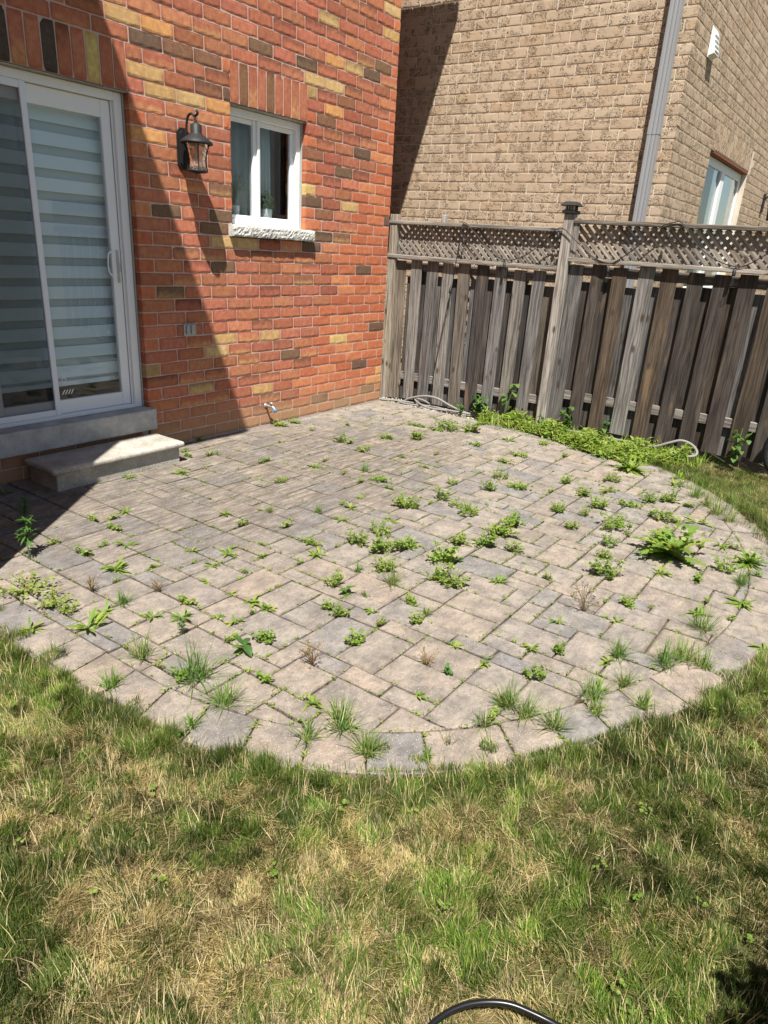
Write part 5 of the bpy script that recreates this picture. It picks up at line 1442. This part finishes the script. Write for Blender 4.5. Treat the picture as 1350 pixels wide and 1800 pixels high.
dpat = edge_dist(X, Y)
creep = (dpat > -.17) & (vnoise(X, Y, 11, 31)+.9*np.clip((X+2.6)/2, 0, 1)-.55*np.clip(-dpat/.17, 0, 1) > .26) & (RNG.random(len(X)) < .45)
keep = ((dpat > -.015) | creep) & ~((X < WX+.02) & (Y > WY-.02)) & (X < .24)
bare = vnoise(X, Y, 5.5, 12)
keep &= ~((bare > .70) & (RNG.random(len(X)) < .6))
keep &= (RNG.random(len(X)) < np.clip((dpat+edge+.03)/.08, .03, 1)) | (dpat > .08) | creep
X, Y, dpat, bare = X[keep], Y[keep], dpat[keep], bare[keep]
N = len(X)
n1 = vnoise(X, Y, 4.2, 5); n2 = vnoise(X, Y, 13, 6)
dead = np.clip(.33 + .40*n1 + .50*n2 + .25*np.clip(bare, 0, 1), .10, .86)
dead = np.where(dpat < .16, dead*.55, dead)                # greener along the pavers
rightside = (X > -2.4)
dead = np.where(rightside, np.clip(dead*.75, 0.05, .8), dead)
def clumps(x, y, cell, seed):
    rg = np.random.default_rng(seed); T = rg.random((256, 256, 6))
    gx_, gy_ = np.floor(x/cell).astype(int), np.floor(y/cell).astype(int); best = np.full(len(x), 9.0); val = np.zeros((len(x), 4))
    for i in (-1, 0, 1):
        for j in (-1, 0, 1):
            t_ = T[(gx_+i) % 256, (gy_+j) % 256]; d_ = np.hypot((gx_+i+t_[:, 0])*cell-x, (gy_+j+t_[:, 1])*cell-y)
            m_ = d_ < best; best[m_] = d_[m_]; val[m_] = t_[m_, 2:]
    return best/cell, val
cd, cv = clumps(X, Y, .062, 1); cd2, cv2 = clumps(X, Y, .19, 2)
dead = np.clip(dead + (cv[:, 0]-.5)*.75 + (cv2[:, 0]-.5)*.55, .04, .95)
dead = np.where(dpat < .10, dead*.6, dead)
isdead = RNG.random(N) < dead
gA = np.array([.042,.085,.012]); gB = np.array([.115,.178,.024]); gC = np.array([.21,.245,.05])
u = RNG.random((N, 1)); g2 = RNG.random((N, 1))
green = gA+(gB-gA)*u; green = np.where(g2 > .82, gC*(.8+.4*u), green)
lush = np.clip(.5+vnoise(X, Y, 4.5, 9), 0, 1)[:, None]
green = green*(.62+.5*lush)*(.48+1.0*cv[:, 1:2])
dA = np.array([.20,.148,.062]); dB = np.array([.45,.365,.165]); dC = np.array([.155,.125,.045])
dry = dA+(dB-dA)*RNG.random((N, 1)); dry = np.where(RNG.random((N, 1)) < .25, dC*(.7+.7*u), dry)*(.72+.55*cv[:, 1:2])*(.8+.4*cv2[:, 1:2])
col = np.where(isdead[:, None], dry, green)
tall = np.where((dpat < .07) & (vnoise(X, Y, 12, 41) > -.15), 1.45, np.where(dpat < .12, .9, .95))*(1+.35*n2)*np.where(rightside, 1.35, 1.0)
h = RNG.uniform(.018, .048, N)*(.55+.9*cv[:, 2])*np.clip(1.25-.7*cd, .5, 1.25)*tall*np.where(isdead, .8, 1.0)
w = RNG.uniform(.0010, .0026, N)
lean = np.where(isdead, RNG.uniform(.5, 1.45, N), np.abs(RNG.normal(.45, .32, N)))
longb = RNG.random(N) < .035
h = np.where(longb, RNG.uniform(.05, .085, N), h); col = np.where((longb & (RNG.random(N) < .75))[:, None], np.array([.50, .41, .22])*(.7+.5*u), col); lean = np.where(longb & isdead, RNG.uniform(1.1, 1.45, N), lean)
comb = vnoise(X, Y, 2.2, 14)*3.0+1.0
az = np.where((dpat < .06) & (RNG.random(N) < .62), np.arctan2(PC[1]-Y, PC[0]-X)+RNG.normal(0, .8, N), 0.0); az2 = np.where(RNG.random(N) < .72, comb+(cv[:, 3]-.5)*4.5+RNG.normal(0, .45, N), RNG.uniform(0, 6.283, N))
az = np.where(az == 0, az2, az)
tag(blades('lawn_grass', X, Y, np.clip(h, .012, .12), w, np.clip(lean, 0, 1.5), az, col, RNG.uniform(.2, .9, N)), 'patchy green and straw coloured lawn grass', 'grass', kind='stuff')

# clover and plantain leaves dotted through the turf
lc = MB(); rq = random.Random(77)
for k in range(90):
    x, y = rq.uniform(-6.1, -3.3), rq.uniform(-4.9, -1.7)
    if float(edge_dist(np.array([x]), np.array([y]))[0]) < .05: continue
    for q in range(rq.randint(2, 5)):
        c_ = (x+rq.gauss(0, .012), y+rq.gauss(0, .012), rq.uniform(.008, .024))
        for w_ in range(3): add_disc(lc, (c_[0]+rq.uniform(-.005, .005), c_[1]+rq.uniform(-.005, .005), c_[2]), (rq.uniform(-.4, .4), rq.uniform(-.4, .4), 1), rq.uniform(.0035, .0065), rq, 6)
tag(lc.build('lawn_clover', MAT['leaf']), 'small clover leaves scattered through the lawn', 'clover', kind='stuff')
